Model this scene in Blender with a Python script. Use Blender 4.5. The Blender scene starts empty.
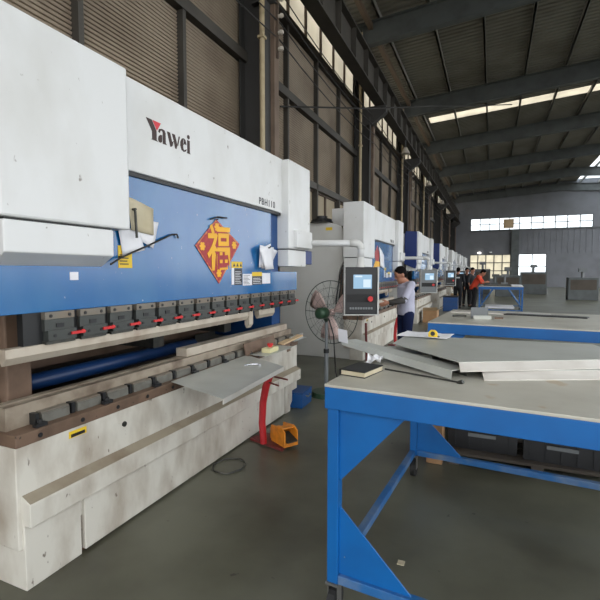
import bpy, bmesh, math, random
from mathutils import Vector, Matrix
R = math.radians
rnd = random.Random(7)
S = bpy.context.scene
COL = S.collection
PI = math.pi

# ------------------------------------------------------------------ materials
def lin(c):
    c = c / 255.0
    return c / 12.92 if c <= 0.04045 else ((c + 0.055) / 1.055) ** 2.4
def rgb(t): return (lin(t[0]), lin(t[1]), lin(t[2]), 1)

def mat(name, c, rough=.5, metal=0.0, dirt=None, amt=.5, scale=3.0, spots=None, spot_scale=14.0, spot_at=.68,
        bump=0.0, stretch=(1, 1, 1), spec=.5, coat=0.0):
    """one paint/metal/concrete: base colour, broad blotches of dirt, small chips (spots)"""
    m = bpy.data.materials.new(name); m.use_nodes = True
    nt = m.node_tree; b = nt.nodes['Principled BSDF']
    b.inputs['Base Color'].default_value = rgb(c)
    b.inputs['Roughness'].default_value = rough
    b.inputs['Metallic'].default_value = metal
    b.inputs['Specular IOR Level'].default_value = spec
    b.inputs['Coat Weight'].default_value = coat; b.inputs['Coat Roughness'].default_value = .12
    if dirt or spots or bump:
        tc = nt.nodes.new('ShaderNodeTexCoord'); mp = nt.nodes.new('ShaderNodeMapping')
        mp.inputs['Scale'].default_value = stretch
        nt.links.new(tc.outputs['Object'], mp.inputs['Vector'])
        cur = None
        def layer(color, sc, lo, hi, a, detail):
            nonlocal cur
            n = nt.nodes.new('ShaderNodeTexNoise'); n.inputs['Scale'].default_value = sc; n.inputs['Detail'].default_value = detail
            nt.links.new(mp.outputs['Vector'], n.inputs['Vector'])
            r = nt.nodes.new('ShaderNodeMapRange')
            r.inputs['From Min'].default_value = lo; r.inputs['From Max'].default_value = hi
            r.inputs['To Max'].default_value = a
            nt.links.new(n.outputs['Fac'], r.inputs['Value'])
            mx = nt.nodes.new('ShaderNodeMix'); mx.data_type = 'RGBA'
            nt.links.new(r.outputs['Result'], mx.inputs['Factor'])
            if cur is None: mx.inputs['A'].default_value = rgb(c)
            else: nt.links.new(cur, mx.inputs['A'])
            mx.inputs['B'].default_value = rgb(color)
            cur = mx.outputs['Result']
            return n
        if dirt: layer(dirt, scale, .42, .72, amt, 5)
        if spots: layer(spots, spot_scale, spot_at, spot_at + .04, .85, 3)
        if cur is not None: nt.links.new(cur, b.inputs['Base Color'])
        if bump:
            n = nt.nodes.new('ShaderNodeTexNoise'); n.inputs['Scale'].default_value = scale * 6
            nt.links.new(mp.outputs['Vector'], n.inputs['Vector'])
            bp = nt.nodes.new('ShaderNodeBump'); bp.inputs['Strength'].default_value = bump; bp.inputs['Distance'].default_value = .02
            nt.links.new(n.outputs['Fac'], bp.inputs['Height']); nt.links.new(bp.outputs['Normal'], b.inputs['Normal'])
    return m

def mat_pane(name, c, mixg=.25):
    """frosted fibreglass / dusty glass that lets daylight through"""
    m = bpy.data.materials.new(name); m.use_nodes = True
    nt = m.node_tree; nt.nodes.remove(nt.nodes['Principled BSDF'])
    o = nt.nodes['Material Output']
    t = nt.nodes.new('ShaderNodeBsdfTranslucent'); d = nt.nodes.new('ShaderNodeBsdfDiffuse'); mx = nt.nodes.new('ShaderNodeMixShader')
    tc = nt.nodes.new('ShaderNodeTexCoord'); n = nt.nodes.new('ShaderNodeTexNoise'); n.inputs['Scale'].default_value = 1.3
    nt.links.new(tc.outputs['Object'], n.inputs['Vector'])
    mc = nt.nodes.new('ShaderNodeMix'); mc.data_type = 'RGBA'
    mc.inputs['A'].default_value = rgb(c); mc.inputs['B'].default_value = rgb([v * .82 for v in c])
    nt.links.new(n.outputs['Fac'], mc.inputs['Factor'])
    nt.links.new(mc.outputs['Result'], t.inputs['Color']); nt.links.new(mc.outputs['Result'], d.inputs['Color'])
    mx.inputs['Fac'].default_value = mixg
    nt.links.new(t.outputs[0], mx.inputs[1]); nt.links.new(d.outputs[0], mx.inputs[2]); nt.links.new(mx.outputs[0], o.inputs['Surface'])
    return m
def mat_glass(name, c):
    m = bpy.data.materials.new(name); m.use_nodes = True
    nt = m.node_tree; nt.nodes.remove(nt.nodes['Principled BSDF']); o = nt.nodes['Material Output']
    t = nt.nodes.new('ShaderNodeBsdfTransparent'); t.inputs['Color'].default_value = rgb(c)
    g = nt.nodes.new('ShaderNodeBsdfGlossy'); g.inputs['Roughness'].default_value = .05
    mx = nt.nodes.new('ShaderNodeMixShader'); mx.inputs['Fac'].default_value = .06
    nt.links.new(t.outputs[0], mx.inputs[1]); nt.links.new(g.outputs[0], mx.inputs[2]); nt.links.new(mx.outputs[0], o.inputs['Surface'])
    return m
def mat_screen(name, c, e):
    m = bpy.data.materials.new(name); m.use_nodes = True
    b = m.node_tree.nodes['Principled BSDF']
    b.inputs['Base Color'].default_value = rgb((20, 22, 25)); b.inputs['Roughness'].default_value = .2
    b.inputs['Emission Color'].default_value = rgb(c); b.inputs['Emission Strength'].default_value = e
    return m

M = dict(
 white=mat('white_paint', (214, 215, 215), .42, dirt=(184, 182, 175), amt=.5, scale=2.4, spots=(120, 112, 104), spot_scale=17, spot_at=.705, stretch=(1, 1.2, .7)),
 bedwhite=mat('worn_white_paint', (204, 200, 190), .5, dirt=(138, 122, 104), amt=.75, scale=4.2, spots=(96, 84, 72), spot_scale=20, spot_at=.69, stretch=(1, 1.3, .6)),
 framegrey=mat('pale_grey_paint', (198, 198, 195), .5, dirt=(168, 164, 156), amt=.4, scale=1.8),
 blue=mat('blue_ram_paint', (4, 92, 152), .2, spec=.6, coat=.38, dirt=(58, 116, 160), amt=.6, scale=2.0, spots=(196, 204, 212), spot_scale=34, spot_at=.735, stretch=(1, 1.4, .7)),
 deepblue=mat('deep_blue_paint', (14, 66, 122), .45),
 navytube=mat('dark_blue_tube', (24, 56, 104), .4),
 coverblue=mat('royal_blue_paint', (22, 50, 116), .45),
 black=mat('black_plastic', (24, 25, 27), .45),
 darkmetal=mat('dark_tool_steel', (66, 67, 64), .45, .6, dirt=(96, 92, 84), amt=.6, scale=14),
 clampgrey=mat('grey_clamp_steel', (72, 75, 73), .42, .5, dirt=(70, 70, 66), amt=.6, scale=18),
 edgesteel=mat('bare_steel_edge', (118, 112, 102), .45, .35, dirt=(128, 110, 92), amt=.6, scale=9),
 diesteel=mat('die_steel', (190, 180, 165), .42, .25, dirt=(138, 112, 90), amt=.55, scale=7),
 dieclamp=mat('grey_die_clamp', (118, 117, 110), .45, .3, dirt=(88, 80, 70), amt=.6, scale=14),
 railsteel=mat('oily_die_rail', (158, 146, 130), .4, .25, dirt=(98, 80, 66), amt=.8, scale=8),
 rust=mat('oily_brown_steel', (112, 90, 74), .6, .1, dirt=(74, 58, 46), amt=.75, scale=6, spots=(36, 32, 28), spot_scale=20, spot_at=.70),
 tray=mat('dirty_tray_top', (150, 140, 122), .6, dirt=(104, 84, 66), amt=.8, scale=4),
 red=mat('red_paint', (176, 30, 38), .4, dirt=(130, 22, 28), amt=.4, scale=8),
 redplastic=mat('red_plastic', (200, 40, 42), .4),
 darkred=mat('worn_dark_red_paint', (112, 44, 42), .6, dirt=(74, 44, 38), amt=.8, scale=8),
 orange=mat('orange_pedal_paint', (216, 132, 32), .5, dirt=(150, 92, 40), amt=.55, scale=16),
 yellow=mat('yellow_sticker', (222, 186, 40), .5),
 paper=mat('white_paper', (228, 228, 232), .8, dirt=(205, 206, 214), amt=.5, scale=6),
 oldpaper=mat('beige_paper', (196, 186, 160), .85, dirt=(170, 158, 128), amt=.6, scale=6),
 ink=mat('printed_ink', (58, 40, 38), .6),
 greyink=mat('grey_ink', (52, 52, 56), .6),
 logored=mat('logo_red', (206, 50, 62), .5),
 furred=mat('poster_red', (150, 8, 26), .45, dirt=(196, 50, 44), amt=.5, scale=34),
 fugold=mat('poster_gold', (232, 172, 8), .45),
 fuedge=mat('poster_border', (170, 24, 60), .5, dirt=(236, 176, 90), amt=.95, scale=26),
 galv=mat('galvanised_sheet', (186, 188, 182), .34, .15, dirt=(160, 160, 152), amt=.5, scale=4),
 brightsteel=mat('bright_sheet_steel', (214, 210, 204), .35, .2, dirt=(176, 168, 158), amt=.5, scale=5),
 table=mat('worn_table_steel', (192, 189, 178), .36, .1, dirt=(156, 150, 136), amt=.6, scale=3.2, spots=(176, 158, 130), spot_scale=5, spot_at=.66),
 tableblue=mat('table_blue_paint', (4, 94, 164), .42, dirt=(12, 70, 130), amt=.5, scale=4, spots=(176, 150, 110), spot_scale=30, spot_at=.78),
 railblue=mat('scuffed_blue_paint', (34, 96, 156), .5, dirt=(120, 132, 142), amt=.7, scale=7),
 rubber=mat('black_rubber', (30, 30, 31), .7),
 castermetal=mat('zinc_caster', (130, 130, 128), .4, .7),
 floor=mat('concrete_floor', (104, 104, 90), .34, dirt=(62, 59, 48), amt=.95, scale=1.1, spots=(58, 56, 50), spot_scale=11, spot_at=.72, bump=.03, spec=.4),
 ground=mat('outside_ground', (104, 100, 92), .9),
 wall=mat('ribbed_wall_sheet', (150, 136, 118), .6, dirt=(98, 82, 68), amt=.6, scale=1.2),
 walldark=mat('lower_wall', (86, 78, 70), .8, dirt=(62, 56, 50), amt=.6, scale=2),
 gable=mat('grey_gable_cladding', (116, 118, 124), .6, dirt=(88, 90, 94), amt=.5, scale=.8),
 steel=mat('grey_structural_paint', (90, 95, 96), .6, dirt=(56, 56, 54), amt=.5, scale=2),
 darksteel=mat('shaded_column_paint', (58, 57, 56), .6, dirt=(46, 44, 42), amt=.5, scale=2),  # shade inside the column web is put into this colour
 post=mat('dusty_brown_post', (112, 94, 80), .65, dirt=(84, 70, 58), amt=.6, scale=3),
 girder=mat('dark_girder_paint', (70, 66, 60), .6, dirt=(48, 45, 42), amt=.7, scale=1.5),
 brownsteel=mat('dusty_brown_steel', (92, 78, 66), .65, dirt=(62, 54, 48), amt=.6, scale=3),
 purlin=mat('pale_steel_purlin', (150, 150, 146), .6),
 roof=mat('roof_sheet', (132, 130, 122), .6, dirt=(98, 90, 80), amt=.6, scale=.7),
 eave=mat('rusty_eave_sheet', (112, 96, 82), .6),
 pipe=mat('cream_pipe', (176, 160, 128), .5, dirt=(140, 122, 92), amt=.5, scale=5),
 pane=mat_pane('fibreglass_pane', (240, 234, 220)),
 dimpane=mat_pane('dusty_pane', (190, 182, 166), .4),
 warmpane=mat_pane('warm_frosted_pane', (248, 242, 226), .1),
 glass=mat_glass('window_glass', (236, 240, 242)),
 screen=mat_screen('screen_light', (150, 190, 220), .3),
 screenwhite=mat_screen('screen_white', (230, 238, 244), .7),
 screenblue=mat_screen('screen_panel', (206, 226, 240), .33),
 skin=mat('skin', (170, 118, 94), .55), hair=mat('black_hair', (16, 14, 14), .8, spec=.1),
 shirt=mat('pale_grey_shirt', (182, 182, 200), .85, dirt=(158, 158, 178), amt=.5, scale=9),
 navy=mat('navy_trousers', (30, 38, 68), .9, spec=.1), sleeve=mat('dark_grey_sleeve', (74, 72, 70), .85),
 blackcloth=mat('black_cloth', (34, 34, 38), .85), orangecloth=mat('orange_red_shirt', (206, 66, 38), .8),
 shoe=mat('dark_shoe', (30, 28, 28), .6), eye=mat('dark_eye', (20, 16, 14), .3),
 greenmotor=mat('dark_green_motor', (46, 72, 52), .4, .2), fanblade=mat('dusty_fan_blade', (204, 178, 172), .5, .2),
 wire=mat('fan_guard_wire', (58, 70, 66), .5, .4), cable=mat('black_cable', (34, 32, 30), .6),
 card=mat('pale_cardboard', (206, 178, 142), .8), cardbrown=mat('brown_cardboard', (164, 128, 92), .8, dirt=(132, 98, 68), amt=.5, scale=8),
 alu=mat('aluminium_profile', (190, 192, 190), .3, .7), boxblue=mat('tool_box_blue', (20, 76, 136), .4),
 silver=mat('chrome', (200, 200, 204), .2, .9), cream=mat('cream_plastic', (214, 206, 160), .5),
 greyplast=mat('grey_cabinet_paint', (112, 116, 118), .5), lamp=mat_screen('far_lamp', (255, 250, 240), 3.0),
 crate=mat('black_crate_plastic', (34, 35, 38), .5), insul=mat('porcelain', (190, 182, 170), .3),
)

# ------------------------------------------------------------------ mesh builder
class MB:
    def __init__(s, off=(0, 0, 0)):
        s.bm = bmesh.new(); s.off = Vector(off); s.mi = 0; s.mats = []
    def use(s, m):
        m = M[m] if isinstance(m, str) else m
        if m not in s.mats: s.mats.append(m)
        s.mi = s.mats.index(m); return s
    def _v(s, p): return s.bm.verts.new(Vector(p) - s.off)
    def _f(s, vs):
        try: f = s.bm.faces.new(vs)
        except ValueError: return
        f.material_index = s.mi; return f
    def box(s, x0, x1, y0, y1, z0, z1):
        v = [s._v((x, y, z)) for x in (x0, x1) for y in (y0, y1) for z in (z0, z1)]
        for q in ((0, 1, 3, 2), (4, 6, 7, 5), (0, 4, 5, 1), (2, 3, 7, 6), (0, 2, 6, 4), (1, 5, 7, 3)): s._f([v[i] for i in q])
        return s
    def obox(s, c, ax, ay, az):
        """box from centre and three half axes"""
        c, ax, ay, az = map(Vector, (c, ax, ay, az))
        v = [s._v(c + i * ax + j * ay + k * az) for i in (-1, 1) for j in (-1, 1) for k in (-1, 1)]
        for q in ((0, 1, 3, 2), (4, 6, 7, 5), (0, 4, 5, 1), (2, 3, 7, 6), (0, 2, 6, 4), (1, 5, 7, 3)): s._f([v[i] for i in q])
        return s
    def prism(s, poly, axis, a0, a1):
        def P(p, a):
            return {'x': (a, p[0], p[1]), 'y': (p[0], a, p[1]), 'z': (p[0], p[1], a)}[axis]
        A = [s._v(P(p, a0)) for p in poly]; B = [s._v(P(p, a1)) for p in poly]
        s._f(A); s._f(B[::-1]); n = len(poly)
        for i in range(n): s._f([A[i], B[i], B[(i + 1) % n], A[(i + 1) % n]])
        return s
    def slab(s, top, d):
        """polygon in space thickened along d"""
        A = [s._v(p) for p in top]; B = [s._v(Vector(p) + Vector(d)) for p in top]; n = len(A)
        s._f(A); s._f(B[::-1])
        for i in range(n): s._f([A[i], B[i], B[(i + 1) % n], A[(i + 1) % n]])
        return s
    def grid_sheet(s, rows, d):
        """thick sheet through a grid of points"""
        d = Vector(d); a = [[s._v(p) for p in r] for r in rows]; b = [[s._v(Vector(p) + d) for p in r] for r in rows]
        n, m = len(rows), len(rows[0])
        for i in range(n - 1):
            for j in range(m - 1):
                s._f([a[i][j], a[i][j + 1], a[i + 1][j + 1], a[i + 1][j]]); s._f([b[i][j], b[i + 1][j], b[i + 1][j + 1], b[i][j + 1]])
        for i in range(n - 1):
            for j in (0, m - 1): s._f([a[i][j], a[i + 1][j], b[i + 1][j], b[i][j]])
        for j in range(m - 1):
            for i in (0, n - 1): s._f([a[i][j], a[i][j + 1], b[i][j + 1], b[i][j]])
        return s
    def loft(s, rings, cap=True):
        for i in range(len(rings) - 1):
            n = len(rings[i])
            for k in range(n): s._f([rings[i][k], rings[i][(k + 1) % n], rings[i + 1][(k + 1) % n], rings[i + 1][k]])
        if cap: s._f(rings[0][::-1]); s._f(rings[-1])
        return s
    def path(s, pts, r, n=10, closed=False):
        pts = [Vector(p) for p in pts]; rr = r if isinstance(r, (list, tuple)) else [r] * len(pts)
        rings = []; L = len(pts); ref = None
        for i, p in enumerate(pts):
            if closed: t = pts[(i + 1) % L] - pts[i - 1]
            else: t = pts[min(i + 1, L - 1)] - pts[max(i - 1, 0)]
            t.normalize()
            if ref is None:
                ref = Vector((0, 0, 1)) if abs(t.z) < .9 else Vector((1, 0, 0))
            u = t.cross(ref)
            if u.length < 1e-4: u = t.cross(Vector((.3, .7, .2)))
            u.normalize(); w = u.cross(t); ref = w
            rings.append([s._v(p + rr[i] * (math.cos(2 * PI * k / n) * u + math.sin(2 * PI * k / n) * w)) for k in range(n)])
        if closed: rings.append(rings[0]); s.loft(rings, False)
        else: s.loft(rings)
        return s
    def tube(s, p0, p1, r, r2=None, n=14): return s.path([p0, p1], [r, r if r2 is None else r2], n)
    def ell(s, c, rad, n=12, m=8, rot=None):
        c = Vector(c); rings = []
        Mx = rot if rot is not None else Matrix.Identity(3)
        top = s._v(c + Mx @ Vector((0, 0, rad[2]))); bot = s._v(c + Mx @ Vector((0, 0, -rad[2])))
        for j in range(1, m):
            a = PI * j / m
            rings.append([s._v(c + Mx @ Vector((rad[0] * math.sin(a) * math.cos(2 * PI * k / n), rad[1] * math.sin(a) * math.sin(2 * PI * k / n), rad[2] * math.cos(a)))) for k in range(n)])
        for k in range(n):
            s._f([top, rings[0][k], rings[0][(k + 1) % n]]); s._f([bot, rings[-1][(k + 1) % n], rings[-1][k]])
        s.loft(rings, False); return s
    def cap(s, p0, p1, r0, r1=None):
        """rounded tapered limb"""
        r1 = r0 if r1 is None else r1
        s.tube(p0, p1, r0, r1, 10); s.ell(p0, (r0,) * 3, 10, 6); s.ell(p1, (r1,) * 3, 10, 6); return s
    def build(s, name, m=None, parent=None, loc=None, bev=0, smooth=False):
        me = bpy.data.meshes.new(name)
        bmesh.ops.recalc_face_normals(s.bm, faces=s.bm.faces[:])
        s.bm.to_mesh(me); s.bm.free()
        for k in (s.mats or [M[m] if isinstance(m, str) else m]): me.materials.append(k)
        o = bpy.data.objects.new(name, me); COL.objects.link(o)
        if parent is not None: o.parent = parent
        if loc is not None: o.location = loc
        if bev:
            b = o.modifiers.new('bevel', 'BEVEL'); b.width = bev; b.segments = 2; b.limit_method = 'ANGLE'
        if smooth:
            for p in me.polygons: p.use_smooth = True
        return o

def tag(o, label=None, cat=None, group=None, kind=None):
    if label: o['label'] = label
    if cat: o['category'] = cat
    if group: o['group'] = group
    if kind: o['kind'] = kind
    return o
def empty(name, loc, label, cat, group=None, rz=0):
    o = bpy.data.objects.new(name, None); COL.objects.link(o); o.location = loc; o.rotation_euler = (0, 0, rz); o.empty_display_size = .1
    return tag(o, label, cat, group)
def copy_tree(o, parent=None):
    c = o.copy(); COL.objects.link(c)
    if parent is not None: c.parent = parent
    for ch in [k for k in bpy.data.objects if k.parent == o]: copy_tree(ch, c)
    return c
def struct(o): o['kind'] = 'structure'; return o
def text_mesh(body, size, bold=0.0):
    cu = bpy.data.curves.new('lettering', 'FONT'); cu.body = body; cu.size = size; cu.extrude = .0012; cu.offset = bold; cu.space_character = 1.18 if len(body) > 1 else 1.0
    o = bpy.data.objects.new('lettering', cu); COL.objects.link(o)
    bpy.context.view_layer.update()
    me = bpy.data.meshes.new_from_object(o.evaluated_get(bpy.context.evaluated_depsgraph_get()))
    bpy.data.objects.remove(o); bpy.data.curves.remove(cu)
    return me
def text_on_x(name, body, size, m, x, y, z, parent, off, sy=1.0, bold=0):
    """lettering on a plane facing +x, reading along +y"""
    me = text_mesh(body, size, bold)
    me.transform(Matrix(((0, 0, 1, 0), (sy, 0, 0, 0), (0, 1, 0, 0), (0, 0, 0, 1))))
    me.transform(Matrix.Translation(Vector((x, y, z)) - Vector(off)))
    me.materials.clear(); me.materials.append(M[m])
    o = bpy.data.objects.new(name, me); COL.objects.link(o); o.parent = parent
    return o

# ------------------------------------------------------------------ building shell
WX, Y0, Y1, XR = -4.3, -7.1, 49.85, 16.0
COLY = [0.05, 7.15, 14.25, 21.35, 28.45, 35.55, 42.65]
struct(MB().box(WX - .3, XR, Y0 - 4, Y1 + .2, -.12, 0).build('floor', 'floor'))
struct(MB().box(-90, 110, -90, 130, -.5, -.13).build('ground', 'ground'))

# left wall: ribbed sheets in two tiers, lower solid wall, windows
w = MB()
def ribs(y0, y1, z0, z1, pitch):
    n = int((z1 - z0) / pitch); p = []
    for i in range(n):
        z = z0 + i * pitch
        p += [(WX + .03, z), (WX + .042, z + pitch * .5), (WX, z + pitch * .55), (WX, z + pitch * .85)]
    p += [(WX, z1), (WX - .05, z1), (WX - .05, z0)]
    w.prism(p, 'y', y0, y1)
ribs(Y0, Y1, 3.72, 5.3, .052); ribs(Y0, Y1, 5.42, 6.88, .052)
w.use('walldark').box(WX - .1, WX + .02, Y0, Y1, 0, 1.3)
w.mats.insert(0, M['wall']); w.mats = [M['wall'], M['walldark']]
for f in w.bm.faces: f.material_index = 1 if max(v.co.z for v in f.verts) < 1.4 else 0
struct(w.build('wall_left'))
struct(MB().box(WX - .02, WX + .16, Y0, Y1, 5.27, 5.45).build('trim_1', 'girder'))
struct(MB().box(WX - .02, WX + .2, Y0, Y1, 6.8, 6.97).build('trim_2', 'girder'))
struct(MB().box(WX - .02, WX + .14, Y0, Y1, 3.6, 3.76).build('trim_3', 'girder'))
struct(MB().box(WX - .02, WX + .14, Y0, Y1, 8.05, 8.3).build('trim_4', 'brownsteel'))
struct(MB().box(-3.8, -3.66, Y0, Y1, 9.2, 9.36).build('trim_5', 'eave'))
bays = [Y0] + COLY + [Y1]
wn = 0
for i in range(len(bays) - 1):
    a, b = bays[i], bays[i + 1]
    for k in range(1, 4):                                  # wall studs between the columns
        y = a + (b - a) * k / 4
        struct(MB().box(WX, WX + .14, y - .035, y + .035, 1.2, 6.9).build('wall_left_stud', 'girder'))
    for (z0, z1, pm, step) in ((1.3, 3.62, 'dimpane', .9), (6.95, 8.08, 'pane', 1.02), (8.28, 9.54, 'pane', 1.02)):
        wn += 1
        fr = MB(); n = max(1, round((b - a) / step)); st = (b - a) / n
        for k in range(n + 1): fr.box(WX - .04, WX + .04, a + k * st - .03, a + k * st + .03, z0, z1)
        fr.box(WX - .035, WX + .035, a, b, z0, z0 + .06).box(WX - .035, WX + .035, a, b, z1 - .06, z1)
        if pm == 'dimpane' and z0 < 2: fr.box(WX - .03, WX + .03, a, b, 2.4, 2.45)
        f = struct(fr.build('window_%d' % wn, 'brownsteel'))
        MB().box(WX - .02, WX - .012, a, b, z0, z1).build('pane', pm, f)

# columns with corbels, crane girder
for i, y in enumerate(COLY + [Y1 - .1]):
    c = MB()
    c.box(-3.72, -3.7, y - .17, y + .17, 0, 6.45).box(-4.22, -4.2, y - .17, y + .17, 0, 9.5).box(-4.2, -3.72, y - .012, y + .012, 0, 6.45)
    c.box(-4.0, -3.98, y - .15, y + .15, 6.45, 9.2).box(-4.2, -4.0, y - .01, y + .01, 6.45, 9.2)
    c.prism([(-3.7, 6.2), (-3.2, 6.56), (-3.2, 6.775), (-4.0, 6.775), (-4.0, 6.2)], 'y', y - .12, y + .12)
    cc = struct(c.build('steel_column', 'darksteel'))
    MB().box(-3.7, -3.62, y + .03, y + .2, 0, 6.2).build('service_post', 'post', cc)
g = MB()
g.box(-3.56, -3.24, Y0, Y1, 6.78, 6.82).box(-3.56, -3.24, Y0, Y1, 7.6, 7.64).box(-3.41, -3.39, Y0, Y1, 6.82, 7.6).box(-3.44, -3.36, Y0, Y1, 7.64, 7.73)
y = Y0 + .4
while y < Y1:
    g.box(-3.54, -3.26, y - .008, y + .008, 6.82, 7.6); y += 1.18
tag(struct(g.build('crane_girder', 'girder')), 'long dark steel crane runway girder with stiffeners along the left wall', 'girder')

# roof: rafters, purlins, ribbed sheets, rooflights
SL = .068; RX = 6.0
def zr(x): return 9.6 + SL * ((x - WX) if x < RX else (2 * RX - x - WX))
SKY = [(3.2, 4.3), (-4.2, -3.1), (24.7, 25.6), (38.3, 39.1), (45.6, 46.4)]  # first two are unseen rooflights added to light the near machines
rf = MB()
def rib_roof(ya, yb, xa, xb):
    n = max(1, int((yb - ya) / .24)); st = (yb - ya) / n; q = []
    for k in range(n):
        y = ya + k * st; q += [(y, 0), (y + st * .5, 0), (y + st * .62, .045), (y + st * .88, .045)]
    q.append((yb, 0))
    A = [rf._v((xa, y, zr(xa) + h)) for y, h in q]; B = [rf._v((xb, y, zr(xb) + h)) for y, h in q]
    A2 = [rf._v((xa, y, zr(xa) + h + .012)) for y, h in q]; B2 = [rf._v((xb, y, zr(xb) + h + .012)) for y, h in q]
    for k in range(len(q) - 1):
        rf._f([A[k], A[k + 1], B[k + 1], B[k]]); rf._f([A2[k], B2[k], B2[k + 1], A2[k + 1]])
ed = sorted([Y0] + [v for p in SKY for v in p] + [Y1 + .3])
for k in range(0, len(ed), 2):
    rib_roof(ed[k], ed[k + 1], WX - .4, RX); rib_roof(ed[k], ed[k + 1], RX, 7.2); rib_roof(ed[k], ed[k + 1], 14.6, XR)
for (a, b) in SKY:
    rib_roof(a, b, WX - .4, -3.3)
struct(rf.build('ceiling', 'roof'))
for k, (a, b) in enumerate(SKY):
    wn += 1
    s_ = MB()
    for xa, xb in ((-3.3, RX), (RX, 7.2)):
        s_.slab([(xa, a, zr(xa)), (xb, a, zr(xb)), (xb, b, zr(xb)), (xa, b, zr(xa))], (0, 0, .01))
    struct(s_.build('window_%d' % wn, 'pane'))
wn += 1
s_ = MB().slab([(7.2, Y0, zr(7.2)), (14.6, Y0, zr(14.6)), (14.6, Y1, zr(14.6)), (7.2, Y1, zr(7.2))], (0, 0, .01))  # right-slope glazing out of view, added to brighten the hall
struct(s_.build('window_%d' % wn, 'glass'))
for x in [-3.45, -1.95, -.45, 1.05, 2.55, 4.05, 5.55, 7.5, 9, 10.5, 12, 13.5, 15]:
    z = zr(x)
    p = MB().box(x - .03, x + .03, Y0, Y1, z - .2, z - .005).box(x - .03, x + .05, Y0, Y1, z - .2, z - .185)
    struct(p.build('roof_purlin', 'purlin'))
for y in COLY + [Y1 - .1]:
    r_ = MB()
    for xa, xb in ((-4.2, RX), (RX, XR)):
        for (d0, d1, hw) in ((-.92, -.89, .13), (-.24, -.21, .13), (-.9, -.22, .015)):
            r_.slab([(xa, y - hw, zr(xa) + d0), (xb, y - hw, zr(xb) + d0), (xb, y + hw, zr(xb) + d0), (xa, y + hw, zr(xa) + d0)], (0, 0, d1 - d0))
    struct(r_.build('roof_rafter', 'steel'))
for y in COLY: struct(MB().box(XR - .3, XR, y - .2, y + .2, 0, zr(XR) - .9).build('steel_column', 'brownsteel'))

# far gable: cladding with a high window band and a low one, a doorway to the right
gb = MB()
def gbox(x0, x1, z0, z1): gb.box(x0, x1, Y1, Y1 + .12, z0, z1)
gbox(WX, -2.17, 0, 10.4); gbox(-2.17, XR, 7.02, 10.4); gbox(-2.17, XR, 3.29, 5.78); gbox(-2.17, XR, 0, .8)
gbox(1.7, 2.43, .8, 3.29); gbox(4.9, XR, .8, 3.29); gbox(8.7, XR, 5.78, 7.02)
gb.use('gable')
x = -1.8
while x < 15:
    gb.box(x, x + .05, Y1 - .03, Y1, 3.35, 5.7); x += .5
struct(gb.build('wall_back', 'gable'))
struct(MB().box(-2.25, XR, Y1 - .1, Y1, 5.68, 5.8).build('trim_6', 'steel'))
struct(MB().box(1.72, 2.42, Y1 - .35, Y1, 0, 5.78).build('steel_column', 'steel'))
for (x0, x1, z0, z1, nx, nz, pm) in ((-2.17, 2.43, 5.8, 7.02, 5, 2, 'glass'), (2.43, 8.7, 5.8, 7.02, 6, 2, 'glass'), (-2.17, 1.7, .8, 3.29, 5, 3, 'warmpane'), (2.43, 4.9, .8, 3.29, 2, 2, 'glass')):
    wn += 1; fr = MB()
    for k in range(nx + 1):
        xx = x0 + (x1 - x0) * k / nx; fr.box(xx - .04, xx + .04, Y1 + .02, Y1 + .1, z0, z1)
    for k in range(nz + 1):
        zz = z0 + (z1 - z0) * k / nz; fr.box(x0, x1, Y1 + .02, Y1 + .1, zz - .035, zz + .035)
    f = struct(fr.build('window_%d' % wn, 'steel'))
    MB().box(x0, x1, Y1 + .055, Y1 + .065, z0, z1).build('pane', pm, f)
tag(MB().box(.95, 1.9, Y1 - .2, Y1 - .02, 5.95, 6.85).build('ventilation_box', 'card', bev=.02), 'brown box covering part of the high far window', 'vent')

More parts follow.
